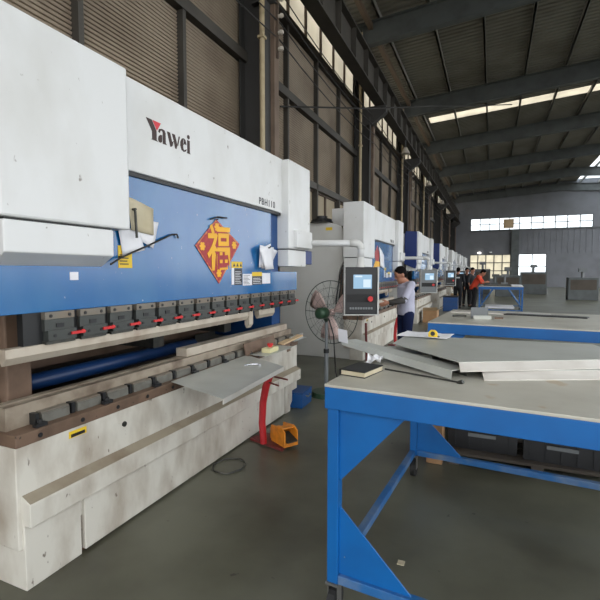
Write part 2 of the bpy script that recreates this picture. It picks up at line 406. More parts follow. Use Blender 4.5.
# ------------------------------------------------------------------ press brake
PB = Vector((-2.6, 3.0, 0))
def mb(): return MB(PB)
def make_press(main=True):
    root = empty('press_brake', PB, 'nearest white and blue press brake with black lettering on its top beam', 'press brake', 'press brakes along the left wall')
    # top beam
    beam = mb().box(-2.75, -2.03, 1.93, 4.25, 2.115, 2.67).build('top_beam', 'white', root, bev=.008)
    mb().box(-2.5, -2.045, 1.99, 4.19, 2.09, 2.114).build('beam_shadow_gap', 'black', beam)  # black strip paints in the shadow gap under the beam
    # logo lettering: polygons, cap height .125
    c = .125; lg = mb().use('ink'); X0, X1 = -2.03, -2.027
    def pl(ps, ox, s=c, base=2.352, slope=0.0):
        lg.prism([(2.222 + (ox + p[0]) * s, base + p[1] * s) for p in ps], 'x', X0, X1)
    pl([(0, 1), (.4, 1), (.74, .5), (.74, .05), (.84, 0), (.32, 0), (.42, .05), (.42, .42)], 0)
    lg.use('logored'); pl([(.46, 1), (1.08, 1), (.78, .56)], 0); lg.use('ink')
    pl([(.36, 0), (.36, .6), (.3, .66), (.17, .62), (.14, .5), (.02, .52), (.08, .68), (.3, .75), (.5, .72), (.58, .6), (.58, .08), (.66, 0)], .86)
    pl([(.3, .42), (.3, .1), (.2, .0), (.06, .02), (0, .14), (.04, .3), (.16, .4)], .86)
    pl([(0, .74), (.24, .74), (.42, .22), (.34, 0), (.26, 0)], 1.56); pl([(.4, .74), (.64, .74), (.84, .22), (.76, 0), (.66, 0), (.54, .4)], 1.56)
    pl([(.44, .3), (.36, .06), (.42, .06), (.52, .36)], 1.56); pl([(.86, .3), (.98, .74), (1.06, .74), (.9, .2)], 1.56)
    pl([(.3, 0), (.1, .06), (0, .3), (.02, .52), (.14, .7), (.28, .75), (.28, .66), (.24, .5), (.24, .2), (.3, .1)], 2.66)
    pl([(.32, .75), (.46, .68), (.54, .44), (.28, .44), (.28, .38), (.34, .66)], 2.66); pl([(.32, 0), (.48, .06), (.55, .2), (.46, .16), (.34, .1)], 2.66)
    pl([(0, .74), (.22, .74), (.22, .06), (.28, 0), (-.06, 0), (0, .06)], 3.28)
    pl([(0, .88), (.11, .8), (.22, .88), (.22, 1), (.11, 1.06), (0, 1)], 3.28)
    lg.build('maker_lettering', None, beam)
    tm = text_on_x('model_lettering', 'PBH110', .088, 'greyink', -2.0295, 3.69, 2.144, beam, PB, 1.02, .0015)
    # cylinder covers with the smaller box hanging below each
    for (ya, yb, la, lb, ch) in ((1.24, 1.99, 1.26, 1.875, True), (4.19, 4.77, 4.21, 4.68, False)):
        cv = mb().box(-2.31, -1.95, ya, yb, 1.745, 2.665).build('cylinder_cover', 'white', root, bev=.012)
        if ch: lb_ = mb().prism([(-2.3, 1.53), (-2.06, 1.53), (-1.965, 1.59), (-1.965, 1.735), (-2.3, 1.735)], 'y', la, lb)
        else: lb_ = mb().box(-2.3, -1.965, la, lb, 1.56, 1.735)
        lb_.build('guide_box', 'white', root, bev=.006)
        mb().box(-2.28, -1.975, la + .01, lb - .01, 1.734, 1.746).build('cover_gap', 'black', cv)
    # side frames (C shaped plates)
    for (ya, yb) in ((1.36, 1.44), (4.56, 4.64)):
        P = [(-3.55, 0), (-2.2, 0), (-2.2, .7), (-2.32, .78), (-2.42, .95), (-2.42, 1.5), (-2.36, 1.64), (-2.28, 1.72), (-2.28, 2.2), (-2.42, 2.3), (-2.6, 2.36), (-2.95, 2.36), (-3.3, 2.3), (-3.55, 2.15)]
        mb().prism(P, 'y', ya, yb).build('side_frame', 'framegrey', root, bev=.01)
    mb().tube((-2.75, 1.4, 2.36), (-2.75, 1.4, 2.42), .2, .17, 18).tube((-2.75, 1.4, 2.42), (-2.75, 1.4, 2.47), .1, .1, 14).build('hydraulic_tank_cap', 'black', root)
    mb().box(-2.66, -2.54, 1.354, 1.36, 2.22, 2.27).build('warning_label', 'yellow', root)
    mb().box(-3.5, -2.4, 1.44, 4.56, 1.95, 2.3).build('rear_housing', 'framegrey', root, bev=.01)
    mb().box(-3.5, -3.44, 1.44, 4.56, .2, 1.95).build('rear_panel', 'walldark', root)
    mb().box(-3.0, -2.24, 4.36, 4.56, .76, 1.13).build('throat_guard', 'deepblue', root, bev=.005)
    mb().box(-2.72, -2.3, 1.46, 1.6, .8, 1.56).build('valve_block', 'rust', root, bev=.01)
    for k in range(3): mb().path([(-2.24 - .05 * k, 1.35, 1.62), (-2.28 - .05 * k, 1.3, 1.45), (-2.33 - .06 * k, 1.31, 1.2 - .1 * k), (-2.36 - .05 * k, 1.35, .95)], .013, 8).build('hose', 'black', root)
    mb().box(-2.25, -2.02, 4.775, 5.0, 1.59, 1.75).build('switch_box', 'coverblue', root, bev=.006)
    # ram: broad plate between the covers, long low band under them
    T = [(1.27, 1.298), (4.64, 1.298), (4.64, 1.505), (4.0, 1.505), (4.0, 2.3), (1.95, 2.3), (1.95, 1.6), (1.27, 1.6)]
    ram = mb().prism(T, 'x', -2.12, -2.06).build('ram', 'blue', root, bev=.003)
    mb().box(-2.12, -2.085, 4.0, 4.2, 1.5, 2.3).build('ram_edge_plate', 'deepblue', ram)
    st = mb().use('yellow').box(-2.06, -2.0575, 1.995, 2.105, 1.525, 1.66).use('greyink')
    for k in range(4): st.box(-2.0576, -2.0565, 2.005, 2.075 - .01 * (k % 2), 1.545 + k * .018, 1.552 + k * .018)
    st.prism([(2.02, 1.625), (2.05, 1.65), (2.08, 1.625)], 'x', -2.0576, -2.0565)
    st.build('warning_sticker', None, ram)
    sk = mb()
    sk.use('yellow').box(-2.06, -2.0575, 3.25, 3.425, 1.535, 1.59).use('paper').box(-2.06, -2.0575, 3.25, 3.29, 1.39, 1.535)
    sk.use('greyink').box(-2.06, -2.0575, 3.295, 3.425, 1.385, 1.53).use('paper').box(-2.06, -2.0575, 3.435, 3.6, 1.378, 1.482)
    sk.use('greyink').box(-2.06, -2.0575, 3.605, 3.795, 1.378, 1.458).use('yellow').box(-2.06, -2.0575, 3.605, 3.795, 1.46, 1.5)
    sk.use('paper').box(-2.06, -2.0575, 3.8, 3.97, 1.385, 1.49)
    sk.use('greyink')
    for k in range(3): sk.prism([(3.27 + .055 * k, 1.548), (3.29 + .055 * k, 1.578), (3.31 + .055 * k, 1.548)], 'x', -2.0576, -2.0565)
    for k in range(7): sk.box(-2.0576, -2.0565, 3.445, 3.56 - .02 * (k % 3), 1.39 + .0125 * k, 1.394 + .0125 * k)
    sk.use('paper')
    for k in range(8): sk.box(-2.0576, -2.0565, 3.305, 3.41 - .015 * (k % 3), 1.4 + .0145 * k, 1.404 + .0145 * k)
    for k in range(4): sk.box(-2.0576, -2.0565, 3.62, 3.78 - .02 * (k % 2), 1.39 + .016 * k, 1.395 + .016 * k)
    sk.build('safety_notice', None, ram)
    mb().box(-2.06, -2.057, 1.66, 1.712, 1.457, 1.5).build('maker_plate', 'paper', ram)
    # tool clamps along the lower ram edge
    mb().box(-2.11, -2.068, 1.4, 4.6, 1.135, 1.3).build('clamp_rail', 'black', root)
    for k in range(15):
        a = 1.496 + .206 * k; b = a + .168
        q = mb().use('edgesteel').box(-2.07, -2.038, a, b, 1.262, 1.298).use('clampgrey').box(-2.07, -2.044, a, b, 1.2, 1.26).box(-2.07, -2.03, a + .008, b + .004, 1.152, 1.205)
        q.use('darkmetal').box(-2.07, -2.036, a, b, 1.135, 1.15).use('black')
        for yy in (a + .03, b - .03): q.tube((-2.04, yy, 1.278), (-2.034, yy, 1.278), .009, n=8)
        q.box(-2.046, -2.04, (a + b) / 2 - .022, (a + b) / 2 + .022, 1.216, 1.238)
        for yy in (a + .045, b - .04): q.tube((-2.032, yy, 1.176), (-2.027, yy, 1.176), .009, n=8)
        cl = q.build('tool_clamp', None, root)
        mb().box(-2.045, -2.02, b - .03, b + .042, 1.172, 1.186).ell((-2.03, b + .045, 1.179), (.012, .016, .012), 8, 6).build('clamp_lever', 'redplastic', cl)
    for (a, b, z0, z1) in ((1.3, 3.52, 1.06, 1.138), (3.53, 3.6, .98, 1.138), (3.72, 4.05, 1.05, 1.138)):
        mb().prism([(-2.1, z1), (-2.05, z1), (-2.05, z0 + .035), (-2.072, z0), (-2.082, z0), (-2.1, z0 + .035)], 'y', a, b).build('punch', 'diesteel', root)
    # bed
    bed = mb().box(-2.3, -1.98, 1.28, 4.46, .2, .69).build('bed', 'bedwhite', root, bev=.006)
    top = mb().box(-2.32, -1.972, 1.28, 4.465, .69, .75).build('bed_top_plate', 'rust', root, bev=.004)
    for k in range(13): mb().tube((-1.974, 1.4 + .24 * k, .718), (-1.969, 1.4 + .24 * k, .718), .012, n=8).build('plate_bolt', 'black', top)
    hz = mb().use('yellow').box(-1.981, -1.976, 1.56, 1.665, .64, .675).use('black').box(-1.977, -1.9755, 1.57, 1.655, .643, .66); hz.build('hazard_label', None, bed)
    for y in (1.93, 2.95): mb().tube((-1.981, y, .6), (-1.972, y, .6), .016, n=10).tube((-1.973, y, .6), (-1.97, y, .6), .008, n=8).build('bed_bolt', 'darkmetal', bed)
    mb().box(-1.981, -1.974, 4.2, 4.28, .65, .685).build('bed_stop', 'rust', bed)
    mb().prism([(-2.19, .75), (-2.07, .75), (-2.07, .86), (-2.115, .86), (-2.13, .845), (-2.145, .86), (-2.19, .86)], 'y', 1.3, 4.5).build('die_rail', 'railsteel', root)
    mb().box(-2.185, -2.085, 2.66, 4.42, .862, .925).build('die_block', 'diesteel', root, bev=.003)
    for k in range(15):
        a = 1.45 + .204 * k
        q = mb().use('dieclamp').box(-2.07, -2.024, a, a + .155, .751, .797).use('edgesteel').box(-2.07, -2.03, a, a + .155, .797, .807)
        q.use('black').box(-2.07, -2.026, a - .034, a - .014, .751, .808)
        q.build('die_clamp', None, root)
        if k % 2 == 0: mb().box(-2.012, -1.985, a - .06, a + .0, .751, .768).tube((-2.0, a - .03, .765), (-2.0, a - .03, .785), .012, n=8).build('clamp_screw', 'black', root)
    # back gauge
    mb().tube((-2.55, 1.45, .83), (-2.55, 3.35, .83), .05).build('back_gauge_tube', 'navytube', root, smooth=True)
    mb().box(-3.0, -2.86, 1.45, 4.5, .84, .9).box(-3.25, -3.12, 1.45, 4.5, .95, 1.02).build('back_gauge_beam', 'rust', root)
    for y in (2.7, 3.7): mb().box(-3.1, -2.45, y, y + .08, .9, .96).box(-2.5, -2.42, y - .02, y + .1, .9, .99).build('back_gauge_finger', 'darkmetal', root, bev=.004)
    # apron tray, lower panel, feet
    mb().prism([(-2.2, .318), (-1.92, .318), (-1.92, .425), (-1.981, .455), (-2.2, .455)], 'y', 1.3, 4.43).build('apron', 'bedwhite', root, bev=.004)
    mb().slab([(-1.9795, 1.305, .457), (-1.924, 1.305, .4285), (-1.924, 4.425, .4285), (-1.9795, 4.425, .457)], (.001, 0, .002)).build('apron_tray', 'tray', root)
    lp = mb().box(-2.2, -1.96, 1.625, 4.1, .015, .309).build('lower_panel', 'bedwhite', root, bev=.004)
    mb().box(-2.2, -1.965, 1.3, 1.605, .0, .317).build('foot', 'bedwhite', root, bev=.004)
    mb().prism([(4.125, .0), (4.25, .0), (4.25, .06), (4.3, .1), (4.3, .317), (4.125, .317)], 'x', -2.2, -1.965).build('foot', 'bedwhite', root, bev=.004)
    mb().box(-2.2, -1.99, 1.6, 4.13, .0, .3).build('plinth', 'rust', root)
    # pendant arm and control pendant
    d = Vector((.917, .399, 0)); a0 = Vector((-1.96, 4.70, 1.83)); a1 = a0 + d * .62
    mb().box(-1.965, -1.9, 4.3, 4.72, 1.76, 1.95).build('arm_bracket', 'white', root, bev=.01)
    e = [a0, a1 - d * .06] + [a1 - d * .06 + d * .06 * math.sin(t) + Vector((0, 0, -.06 * (1 - math.cos(t)))) for t in (R(30), R(60), R(90))] + [a1 + Vector((0, 0, -.16))]
    arm = mb().path(e, .037, 16).build('pendant_arm', 'white', root, smooth=True)
    mb().path([a1 - d * .13, a1 - d * .06] + [a1 - d * .06 + d * .06 * math.sin(t) + Vector((0, 0, -.06 * (1 - math.cos(t)))) for t in (R(30), R(60), R(90))] + [a1 + Vector((0, 0, -.07))], .044, 16).build('arm_elbow', 'framegrey', arm, smooth=True)
    z = Vector((0, 0, 1)); a2 = a1 + Vector((0, 0, -.16))
    mb().tube(a2, a2 - z * .09, .042, n=16).tube(a2 - z * .09, a2 - z * .115, .055, n=16).build('arm_swivel', 'framegrey', arm)
    n = d.cross(z)                                        # faces the operator's aisle
    ctr = a2 + Vector((0, 0, -.115 - .27)) + d * .0
    cp = mb().obox(ctr, d * .185, n * .07, z * .27).build('control_pendant', 'black', root, bev=.008)
    mb().obox(ctr + d * .192, d * .009, n * .085, z * .275).obox(ctr - z * .275, d * .2, n * .085, z * .006).build('pendant_side_trim', 'framegrey', cp, bev=.002)
    mb().obox(ctr - d * .188, d * .004, n * .075, z * .27).build('pendant_edge', 'framegrey', cp)
    mb().obox(ctr + z * .105 + n * .071 + d * .015, d * .105, n * .002, z * .08).build('screen', 'screen', cp)
    mb().obox(ctr + z * .085 + n * .074 + d * .065, d * .042, n * .001, z * .045).obox(ctr + z * .165 + n * .074 - d * .03, d * .04, n * .001, z * .009).build('screen_window', 'screenblue', cp)
    mb().obox(ctr - z * .085 + n * .072, d * .165, n * .002, z * .045).build('keypad', 'rubber', cp)
    kb = mb()
    for i in range(9): kb.obox(ctr - z * .2 + n * .074 + d * (-.12 + .03 * i), d * .011, n * .003, z * .012)
    kb.build('key_row', 'greyplast', cp)
    bt = ctr - z * .09 + n * .074 + d * .1
    mb().tube(bt, bt + n * .02, .018, n=14).tube(bt + n * .02, bt + n * .035, .03, n=16).build('emergency_button', 'redplastic', cp)
    return root
press = make_press()
DY = 5.87
labels = ['', 'second press brake, behind the pedestal fan, operated by a man in a pale grey shirt',
 'third press brake with a royal blue side cover beyond the grey-shirted man', 'fourth press brake, with a blue-edged tall white cover beside the dark pendants',
 'fifth press brake, white covers just left of the workers in black', 'sixth press brake far down the row, next to last before the grey end wall',
 'last press brake, farthest down the row towards the grey end wall']
presses = [press]
for k in range(1, 7):
    c = copy_tree(press); c.location = PB + Vector((0, DY * k, 0)); c['label'] = labels[k]; presses.append(c)
def kids(o): return [k for k in bpy.data.objects if k.parent == o]
def strip(o, names):
    for k in kids(o):
        if k.name.split('.')[0] in names:
            for g_ in kids(k): bpy.data.objects.remove(g_)
            bpy.data.objects.remove(k)
def recolor(o, m):
    me = o.data.copy(); me.materials[0] = M[m]; o.data = me
for k in range(1, 7):                                       # far brakes carry no legible maker's name
    for part in kids(presses[k]):
        if part.name.startswith('top_beam'):
            for s_ in kids(part):
                if s_.name.startswith('maker_lettering') and k > 0: bpy.data.objects.remove(s_)
for k in (2, 3):
    for part in kids(presses[k]):
        if part.name.startswith('control_pendant') or part.name.startswith('pendant_edge'): pass
    cv = [p for p in kids(presses[k]) if p.name.startswith('cylinder_cover')][0]
    off = PB
    b = MB(PB).prism([(-2.34, 1.72), (-2.02, 1.6), (-1.99, 1.72), (-1.99, 2.66), (-2.3, 2.68), (-2.34, 2.6)], 'y', 1.2, 1.238).build('blue_side_cover', 'coverblue', presses[k], bev=.01)
recolor([p for p in kids(presses[1]) if p.name.startswith('control_pendant')][0], 'greyplast')

# ------------------------------------------------------------------ papers and poster hanging on the nearest brake
def wavy(pts, nx=6, ny=5, amp=.012, d=(.0015, 0, 0), seed=1):
    """curled sheet through four corners (a b top, d c bottom)"""
    a, b, c_, dd = [Vector(p) for p in pts]; r = random.Random(seed); ph = r.random() * 6
    rows = []
    for j in range(ny + 1):
        t = j / ny; row = []
        for i in range(nx + 1):
            s_ = i / nx; p = (a * (1 - s_) + b * s_) * (1 - t) + (dd * (1 - s_) + c_ * s_) * t
            p = p + Vector((amp * (math.sin(s_ * 4 + ph + t * 2) + 1) * .8, 0, 0)); row.append(p)
        rows.append(row)
    return MB().grid_sheet(rows, d)
hk = MB().tube((-2.06, 2.10, 1.885), (-2.012, 2.10, 1.885), .008, n=8).path([(-2.02, 2.096, 1.885), (-2.018, 2.10, 1.87), (-2.018, 2.108, 1.71)], .008, 8)
tag(hk.build('hanging_rod', 'darkmetal'), 'short dark steel rod hanging over the papers on the blue ram', 'rod')
tag(wavy([(-2.056, 2.055, 1.96), (-2.056, 2.30, 1.915), (-2.05, 2.28, 1.74), (-2.055, 2.09, 1.76)], amp=.01).build('paper_sheet', 'oldpaper', smooth=True), 'beige old paper sheet, uppermost under the steel rod on the ram', 'paper')
tag(wavy([(-2.0575, 1.99, 1.75), (-2.0575, 2.16, 1.78), (-2.052, 2.2, 1.64), (-2.0575, 2.025, 1.60)], amp=.006, seed=4).build('paper_sheet', 'paper', smooth=True), 'white paper sheet, left and lower one under the beige sheet', 'paper')
tag(wavy([(-2.0578, 2.13, 1.84), (-2.0578, 2.345, 1.83), (-2.052, 2.28, 1.655), (-2.0578, 2.12, 1.72)], amp=.005, seed=7).build('paper_sheet', 'paper', smooth=True), 'white paper sheet, right one half covered by the beige sheet', 'paper')
tag(MB().path([(-2.02, 1.9, 1.545), (-2.03, 2.0, 1.59), (-2.04, 2.2, 1.66), (-2.045, 2.47, 1.76), (-2.045, 2.52, 1.765), (-2.045, 2.535, 1.74)], .006, 8).tube((-2.06, 2.0, 1.59), (-2.025, 2.0, 1.59), .006, n=8).build('hook_rod', 'cable'), 'thin dark hooked rod slanting across the blue ram below the papers', 'hook')
# fu poster: diamond with golden character
fu = empty('lucky_poster', (-2.056, 3.04, 1.665), 'red diamond-shaped lucky poster with a large golden character on the blue ram', 'poster')
FO = Vector((-2.056, 3.04, 1.665))
D0 = [(3.02, 1.925), (3.375, 1.745), (3.05, 1.405), (2.74, 1.70)]
cy = sum(p[0] for p in D0) / 4; cz = sum(p[1] for p in D0) / 4
def sc(f): return [(cy + (p[0] - cy) * f, cz + (p[1] - cz) * f) for p in D0]
MB(FO).prism(sc(1), 'x', -2.056, -2.053).build('poster_border', 'fuedge', fu)
MB(FO).prism(sc(.93), 'x', -2.053, -2.0515).build('poster_sheet', 'furred', fu)
for (p, f) in ((D0[3], .86), (D0[2], .85), (D0[1], .87), (D0[0], .88)):       # gold cloud scrolls in the corners
    q = (cy + (p[0] - cy) * f * .83, cz + (p[1] - cz) * f * .83)
    gm = MB(FO).use('fugold')
    gm.ell((-2.051, q[0], q[1]), (.0012, .02, .02), 10, 6)
    for k in range(6):
        a = k * 2 * PI / 6; r_ = .024
        gm.ell((-2.051, q[0] + r_ * math.cos(a), q[1] + r_ * math.sin(a)), (.0012, .015, .011), 8, 6)
    gm.build('gold_scroll', None, fu)
me = text_mesh('福', .34, .006)
xs = [v.co.x for v in me.vertices]; ys = [v.co.y for v in me.vertices]
print('FU glyph', len(me.vertices), min(xs), max(xs), min(ys), max(ys))
kx = .33 / (max(xs) - min(xs)); ky = .37 / (max(ys) - min(ys)); mx_, my_ = (max(xs) + min(xs)) / 2, (max(ys) + min(ys)) / 2
for v in me.vertices: v.co = Vector(((v.co.z) * 1.0 - 2.0495, 3.05 + (v.co.x - mx_) * kx, 1.70 + (v.co.y - my_) * ky + (v.co.x - mx_) * kx * .05)) - FO
me.materials.clear(); me.materials.append(M['fugold'])
o = bpy.data.objects.new('golden_character', me); COL.objects.link(o); o.parent = fu
m_ = o.modifiers.new('thick', 'SOLIDIFY'); m_.thickness = .0
for e_ in (0,):
    bm = bmesh.new(); bm.from_mesh(me)
    bmesh.ops.remove_doubles(bm, verts=bm.verts, dist=1e-6)
    bm.to_mesh(me); bm.free()
o.modifiers.clear()
# right-hand bundle of papers on a hook
for k, (t0, lab) in enumerate(((0, 'white folded paper sheet, outermost of the bundle right of the poster'), (1, 'white folded paper sheet, middle of the bundle right of the poster'), (2, 'white folded paper sheet, flattest of the bundle against the ram'))):
    px = -2.052 + .02 * (2 - t0); q = .04 * t0
    tag(wavy([(px, 3.66 + q, 1.72 + .02 * t0), (px, 3.88 + .12 * t0, 1.78 - .03 * t0), (px + .004, 3.95 - .0 * t0, 1.53 + .012 * t0), (px, 3.76 - .03 * t0, 1.525 + .01 * t0)], 6, 5, .008, seed=20 + k).build('paper_sheet', 'paper', smooth=True), lab, 'paper', 'paper bundle on the ram')
tag(MB().tube((-2.06, 3.82, 1.735), (-1.98, 3.82, 1.735), .007, n=8).path([(-1.98, 3.82, 1.735), (-1.975, 3.82, 1.755)], .007, 8).build('paper_hook', 'darkmetal'), 'small steel hook holding the paper bundle right of the poster', 'hook')
tag(MB().tube((-2.06, 3.03, 1.925), (-2.04, 3.03, 1.925), .005, n=8).path([(-2.045, 2.93, 1.915), (-2.042, 3.03, 1.945), (-2.042, 3.16, 1.95)], .006, 8).build('hook_rod', 'cable'), 'short dark hooked rod above the red lucky poster', 'hook')
# papers on the second brake's ram
tag(wavy([(-2.056, 8.6, 2.0), (-2.056, 9.05, 1.84), (-2.05, 9.1, 1.56), (-2.056, 8.7, 1.62)], amp=.008, seed=31).build('paper_sheet', 'paper', smooth=True), "white paper sheet hanging on the second brake's ram left of the man", 'paper')
f2 = MB().use('furred').prism([(8.3, 1.86), (8.5, 2.02), (8.7, 1.82), (8.6, 1.68), (8.4, 1.64)], 'x', -2.0598, -2.0572).use('fugold').prism([(8.1, 1.5), (8.35, 1.72), (8.72, 1.7), (8.66, 1.55), (8.38, 1.5), (8.2, 1.4)], 'x', -2.0571, -2.0555)
tag(f2.build('torn_poster', None), "torn red and gold poster on the second brake's ram", 'poster')

# ------------------------------------------------------------------ things lying on the nearest bed
sh = MB().use('galv')
A = [(-1.985, 2.36, .752), (-1.43, 2.155, .752), (-1.49, 3.1, .752), (-2.0, 3.40, .752)]
sh.slab(A, (0, 0, .004)); sh.use('galv'); sh.use('brightsteel').slab([(-1.432, 2.157, .72), (-1.428, 2.157, .756), (-1.486, 3.1, .756), (-1.49, 3.1, .72)], (-.006, 0, 0))  # same sheet; the lip's bright line is put in as a paler steel
tag(sh.build('sheet_metal_blank'), 'grey galvanised metal sheet lying on the nearest bed and sticking out', 'metal sheet')
tag(MB().path([(-1.78, 2.98, .762), (-1.74, 3.03, .764), (-1.69, 3.06, .764)], .006, 8).tube((-1.75, 3.04, .758), (-1.75, 3.04, .772), .02, n=12).tube((-1.68, 3.05, .757), (-1.68, 3.05, .772), .013, n=12).build('steel_clip', 'silver'), 'small shiny steel clip lying on the galvanised sheet', 'tool')
eb = empty('button_box', (-1.86, 3.62, .757), 'small cream box with a red push button on the bed plate', 'switch')
eo = Vector((-1.86, 3.62, .757))
tag(MB().box(-1.99, -1.80, 3.42, 3.98, .7515, .757).build('cover_strip', 'galv'), 'narrow grey sheet strip under the cream button box', 'metal sheet')
MB(eo).box(-1.93, -1.84, 3.54, 3.72, .757, .8).build('button_housing', 'cream', eb, bev=.006)
MB(eo).tube((-1.885, 3.63, .8), (-1.885, 3.63, .815), .018, n=12).tube((-1.885, 3.63, .815), (-1.885, 3.63, .835), .028, n=14).build('push_button', 'redplastic', eb)
tag(MB().slab([(-1.985, 3.36, .75), (-1.985, 3.95, .75), (-2.008, 3.95, .86), (-2.008, 3.36, .86)], (-.008, 0, 0)).slab([(-1.985, 3.36, .751), (-1.985, 3.95, .751), (-1.955, 3.95, .751), (-1.955, 3.36, .751)], (0, 0, .006)).build('angle_bar', 'rust'), 'brown steel angle bar leaning on the die clamps at the bed end', 'angle bar')
tag(MB().obox((-1.97, 4.27, .775), (.02, .2, .02), (.04, -.004, 0), (0, 0, .008)).build('cardboard_strip', 'card'), 'pale tan strip lying at the end of the nearest bed', 'strip')
pr = MB().prism([(-1.99, .751), (-1.93, .751), (-1.93, .758), (-1.972, .758), (-1.972, .80), (-1.99, .80)], 'y', 4.28, 4.62)
tag(pr.build('metal_profile', 'alu'), 'short aluminium profile jutting past the bed end', 'profile')
# wire ring
ring = [(-1.825 + .118 * math.cos(2 * PI * k / 36), 2.82 + .135 * math.sin(2 * PI * k / 36), .007 + .004 * math.sin(k)) for k in range(36)]
tag(MB().path(ring, .006, 6, True).build('wire_ring', 'darkmetal'), 'loop of dark wire lying on the floor before the nearest brake', 'wire')
tag(MB().box(-.41, -.375, 2.19, 2.225, 0, .004).build('paper_scrap', 'oldpaper'), 'tiny pale paper scrap on the floor under the front table', 'scrap')

# foot pedal posts
def pedal_post(loc, rz, label):
    r_ = empty('pedal_stand', loc, label, 'stand', None, rz)
    MB().slab([(-.2, .16, .0), (.18, .04, .0), (.13, .30, .0), (-.15, .34, .0)], (0, 0, .02)).build('base_plate', 'darkred', r_)
    MB().path([(-.03, .1, .02), (-.045, .1, .2), (-.035, .1, .38), (-.005, .1, .52), (.035, .1, .63)], [.03, .031, .032, .034, .033], 8).build('post', 'red', r_)
    MB().tube((-.03, .1, .57), (.14, .05, .555), .008, n=8).tube((.02, .1, .62), (.2, .1, .6), .008, n=8).build('arm', 'darkred', r_)
    return r_
ps = pedal_post((-1.745, 3.19, 0), 0, 'red curved foot-switch stand on the floor before the nearest brake')
fp = empty('foot_pedal', (-1.61, 3.37, .021), 'orange foot pedal box standing on the base plate of the red stand', 'foot pedal', None, R(-32))
MB().box(-.12, .1, -.07, .07, .0, .035).prism([(-.12, .03), (.1, .03), (.1, .13), (.04, .16), (-.12, .14)], 'y', .055, .07).prism([(-.12, .03), (.1, .03), (.1, .13), (.04, .16), (-.12, .14)], 'y', -.07, -.055).box(-.02, .06, -.06, .06, .14, .152).build('pedal_housing', 'orange', fp, bev=.004)
MB().obox((.05, 0, .065), (.07, 0, -.02), (0, .05, 0), (.002, 0, .006)).build('pedal_plate', 'darkmetal', fp)
MB().box(-.17, -.12, -.05, .05, 0, .1).build('side_block', 'orange', fp, bev=.006)
# tool box
tb = empty('tool_box', (-1.98, 4.52, 0), 'blue steel tool box on the floor at the end of the nearest brake', 'tool box', None, R(3))
MB().box(-.12, .1, -.17, .15, 0, .155).build('box_body', 'boxblue', tb, bev=.006)
MB().box(-.125, .105, -.175, .155, .155, .175).build('box_lid', 'deepblue', tb, bev=.006)
MB().path([(.1, -.05, .12), (.125, -.05, .11), (.125, .05, .11), (.1, .05, .12)], .006, 8).build('handle', 'castermetal', tb)

# ------------------------------------------------------------------ pedestal fan
fx, fy = -1.82, 4.98
fan = empty('pedestal_fan', (fx, fy, 0), 'large round pedestal fan with wire guard beyond the nearest brake', 'fan')
FB = Vector((fx, fy, 0)); nrm = Vector((.25, .968, 0)).normalized(); sx = Vector((nrm.y, -nrm.x, 0)); hc = Vector((fx, fy, 1.01))
MB(FB).tube((fx, fy, 0), (fx, fy, .05), .2, .17, 24).build('base', 'greenmotor', fan)
MB(FB).tube((fx, fy, .05), (fx, fy, .55), .026).tube((fx, fy, .5), (fx, fy, .93), .019).build('pole', 'greyplast', fan)
MB(FB).tube((fx, fy, .52), (fx, fy, .57), .033).build('collar', 'black', fan)
MB(FB).path([hc - nrm * .17, hc - nrm * .15, hc - nrm * .04, hc - nrm * .0], [.04, .068, .072, .05], 16).tube((fx, fy, .92), hc - nrm * .08, .03).build('motor', 'greenmotor', fan, smooth=True)
gd = MB(FB); gc = hc + nrm * .09
def ringpts(c_, r_): return [c_ + r_ * (math.cos(2 * PI * k / 40) * sx + math.sin(2 * PI * k / 40) * Vector((0, 0, 1))) for k in range(40)]
gd.path(ringpts(gc, .385), .0055, 6, True)
for r_, o_ in ((.3, .03), (.2, .05), (.1, .06)):
    gd.path(ringpts(gc + nrm * o_, r_), .0016, 5, True); gd.path(ringpts(gc - nrm * o_, r_), .0016, 5, True)
for k in range(20):
    a = 2 * PI * k / 20; dr = math.cos(a) * sx + math.sin(a) * Vector((0, 0, 1))
    thick = .0035 if k % 5 == 0 else .0014
    gd.path([gc - nrm * .08 + dr * .05, gc - nrm * .05 + dr * .2, gc + dr * .385], thick, 5)
    gd.path([gc + nrm * .07 + dr * .05, gc + nrm * .05 + dr * .2, gc + dr * .385], .0014, 5)
gd.build('guard', 'wire', fan)
for k in range(3):
    a = 2 * PI * k / 3 + .5; rows = []
    for i in range(5):
        r_ = .05 + .29 * i / 4; row = []
        for j in range(5):
            t = (j / 4 - .5) * (.75 + .25 * math.sin(i / 4 * PI)); aa = a + t
            row.append(gc + r_ * (math.cos(aa) * sx + math.sin(aa) * Vector((0, 0, 1))) + nrm * (.05 * (j / 4 - .5)))
        rows.append(row)
    MB(FB).grid_sheet(rows, nrm * .003).build('fan_blade', 'fanblade', fan, smooth=True)
MB(FB).tube(gc - nrm * .06, gc + nrm * .05, .04).build('hub', 'fanblade', fan)
MB(FB).path([(fx + .05, fy - .06, .95), (fx + .11, fy - .05, .75), (fx + .13, fy - .03, .3), (fx + .2, fy + .02, .01), (fx + .32, fy + .1, .008)], .008, 6).build('power_cord', 'cable', fan)

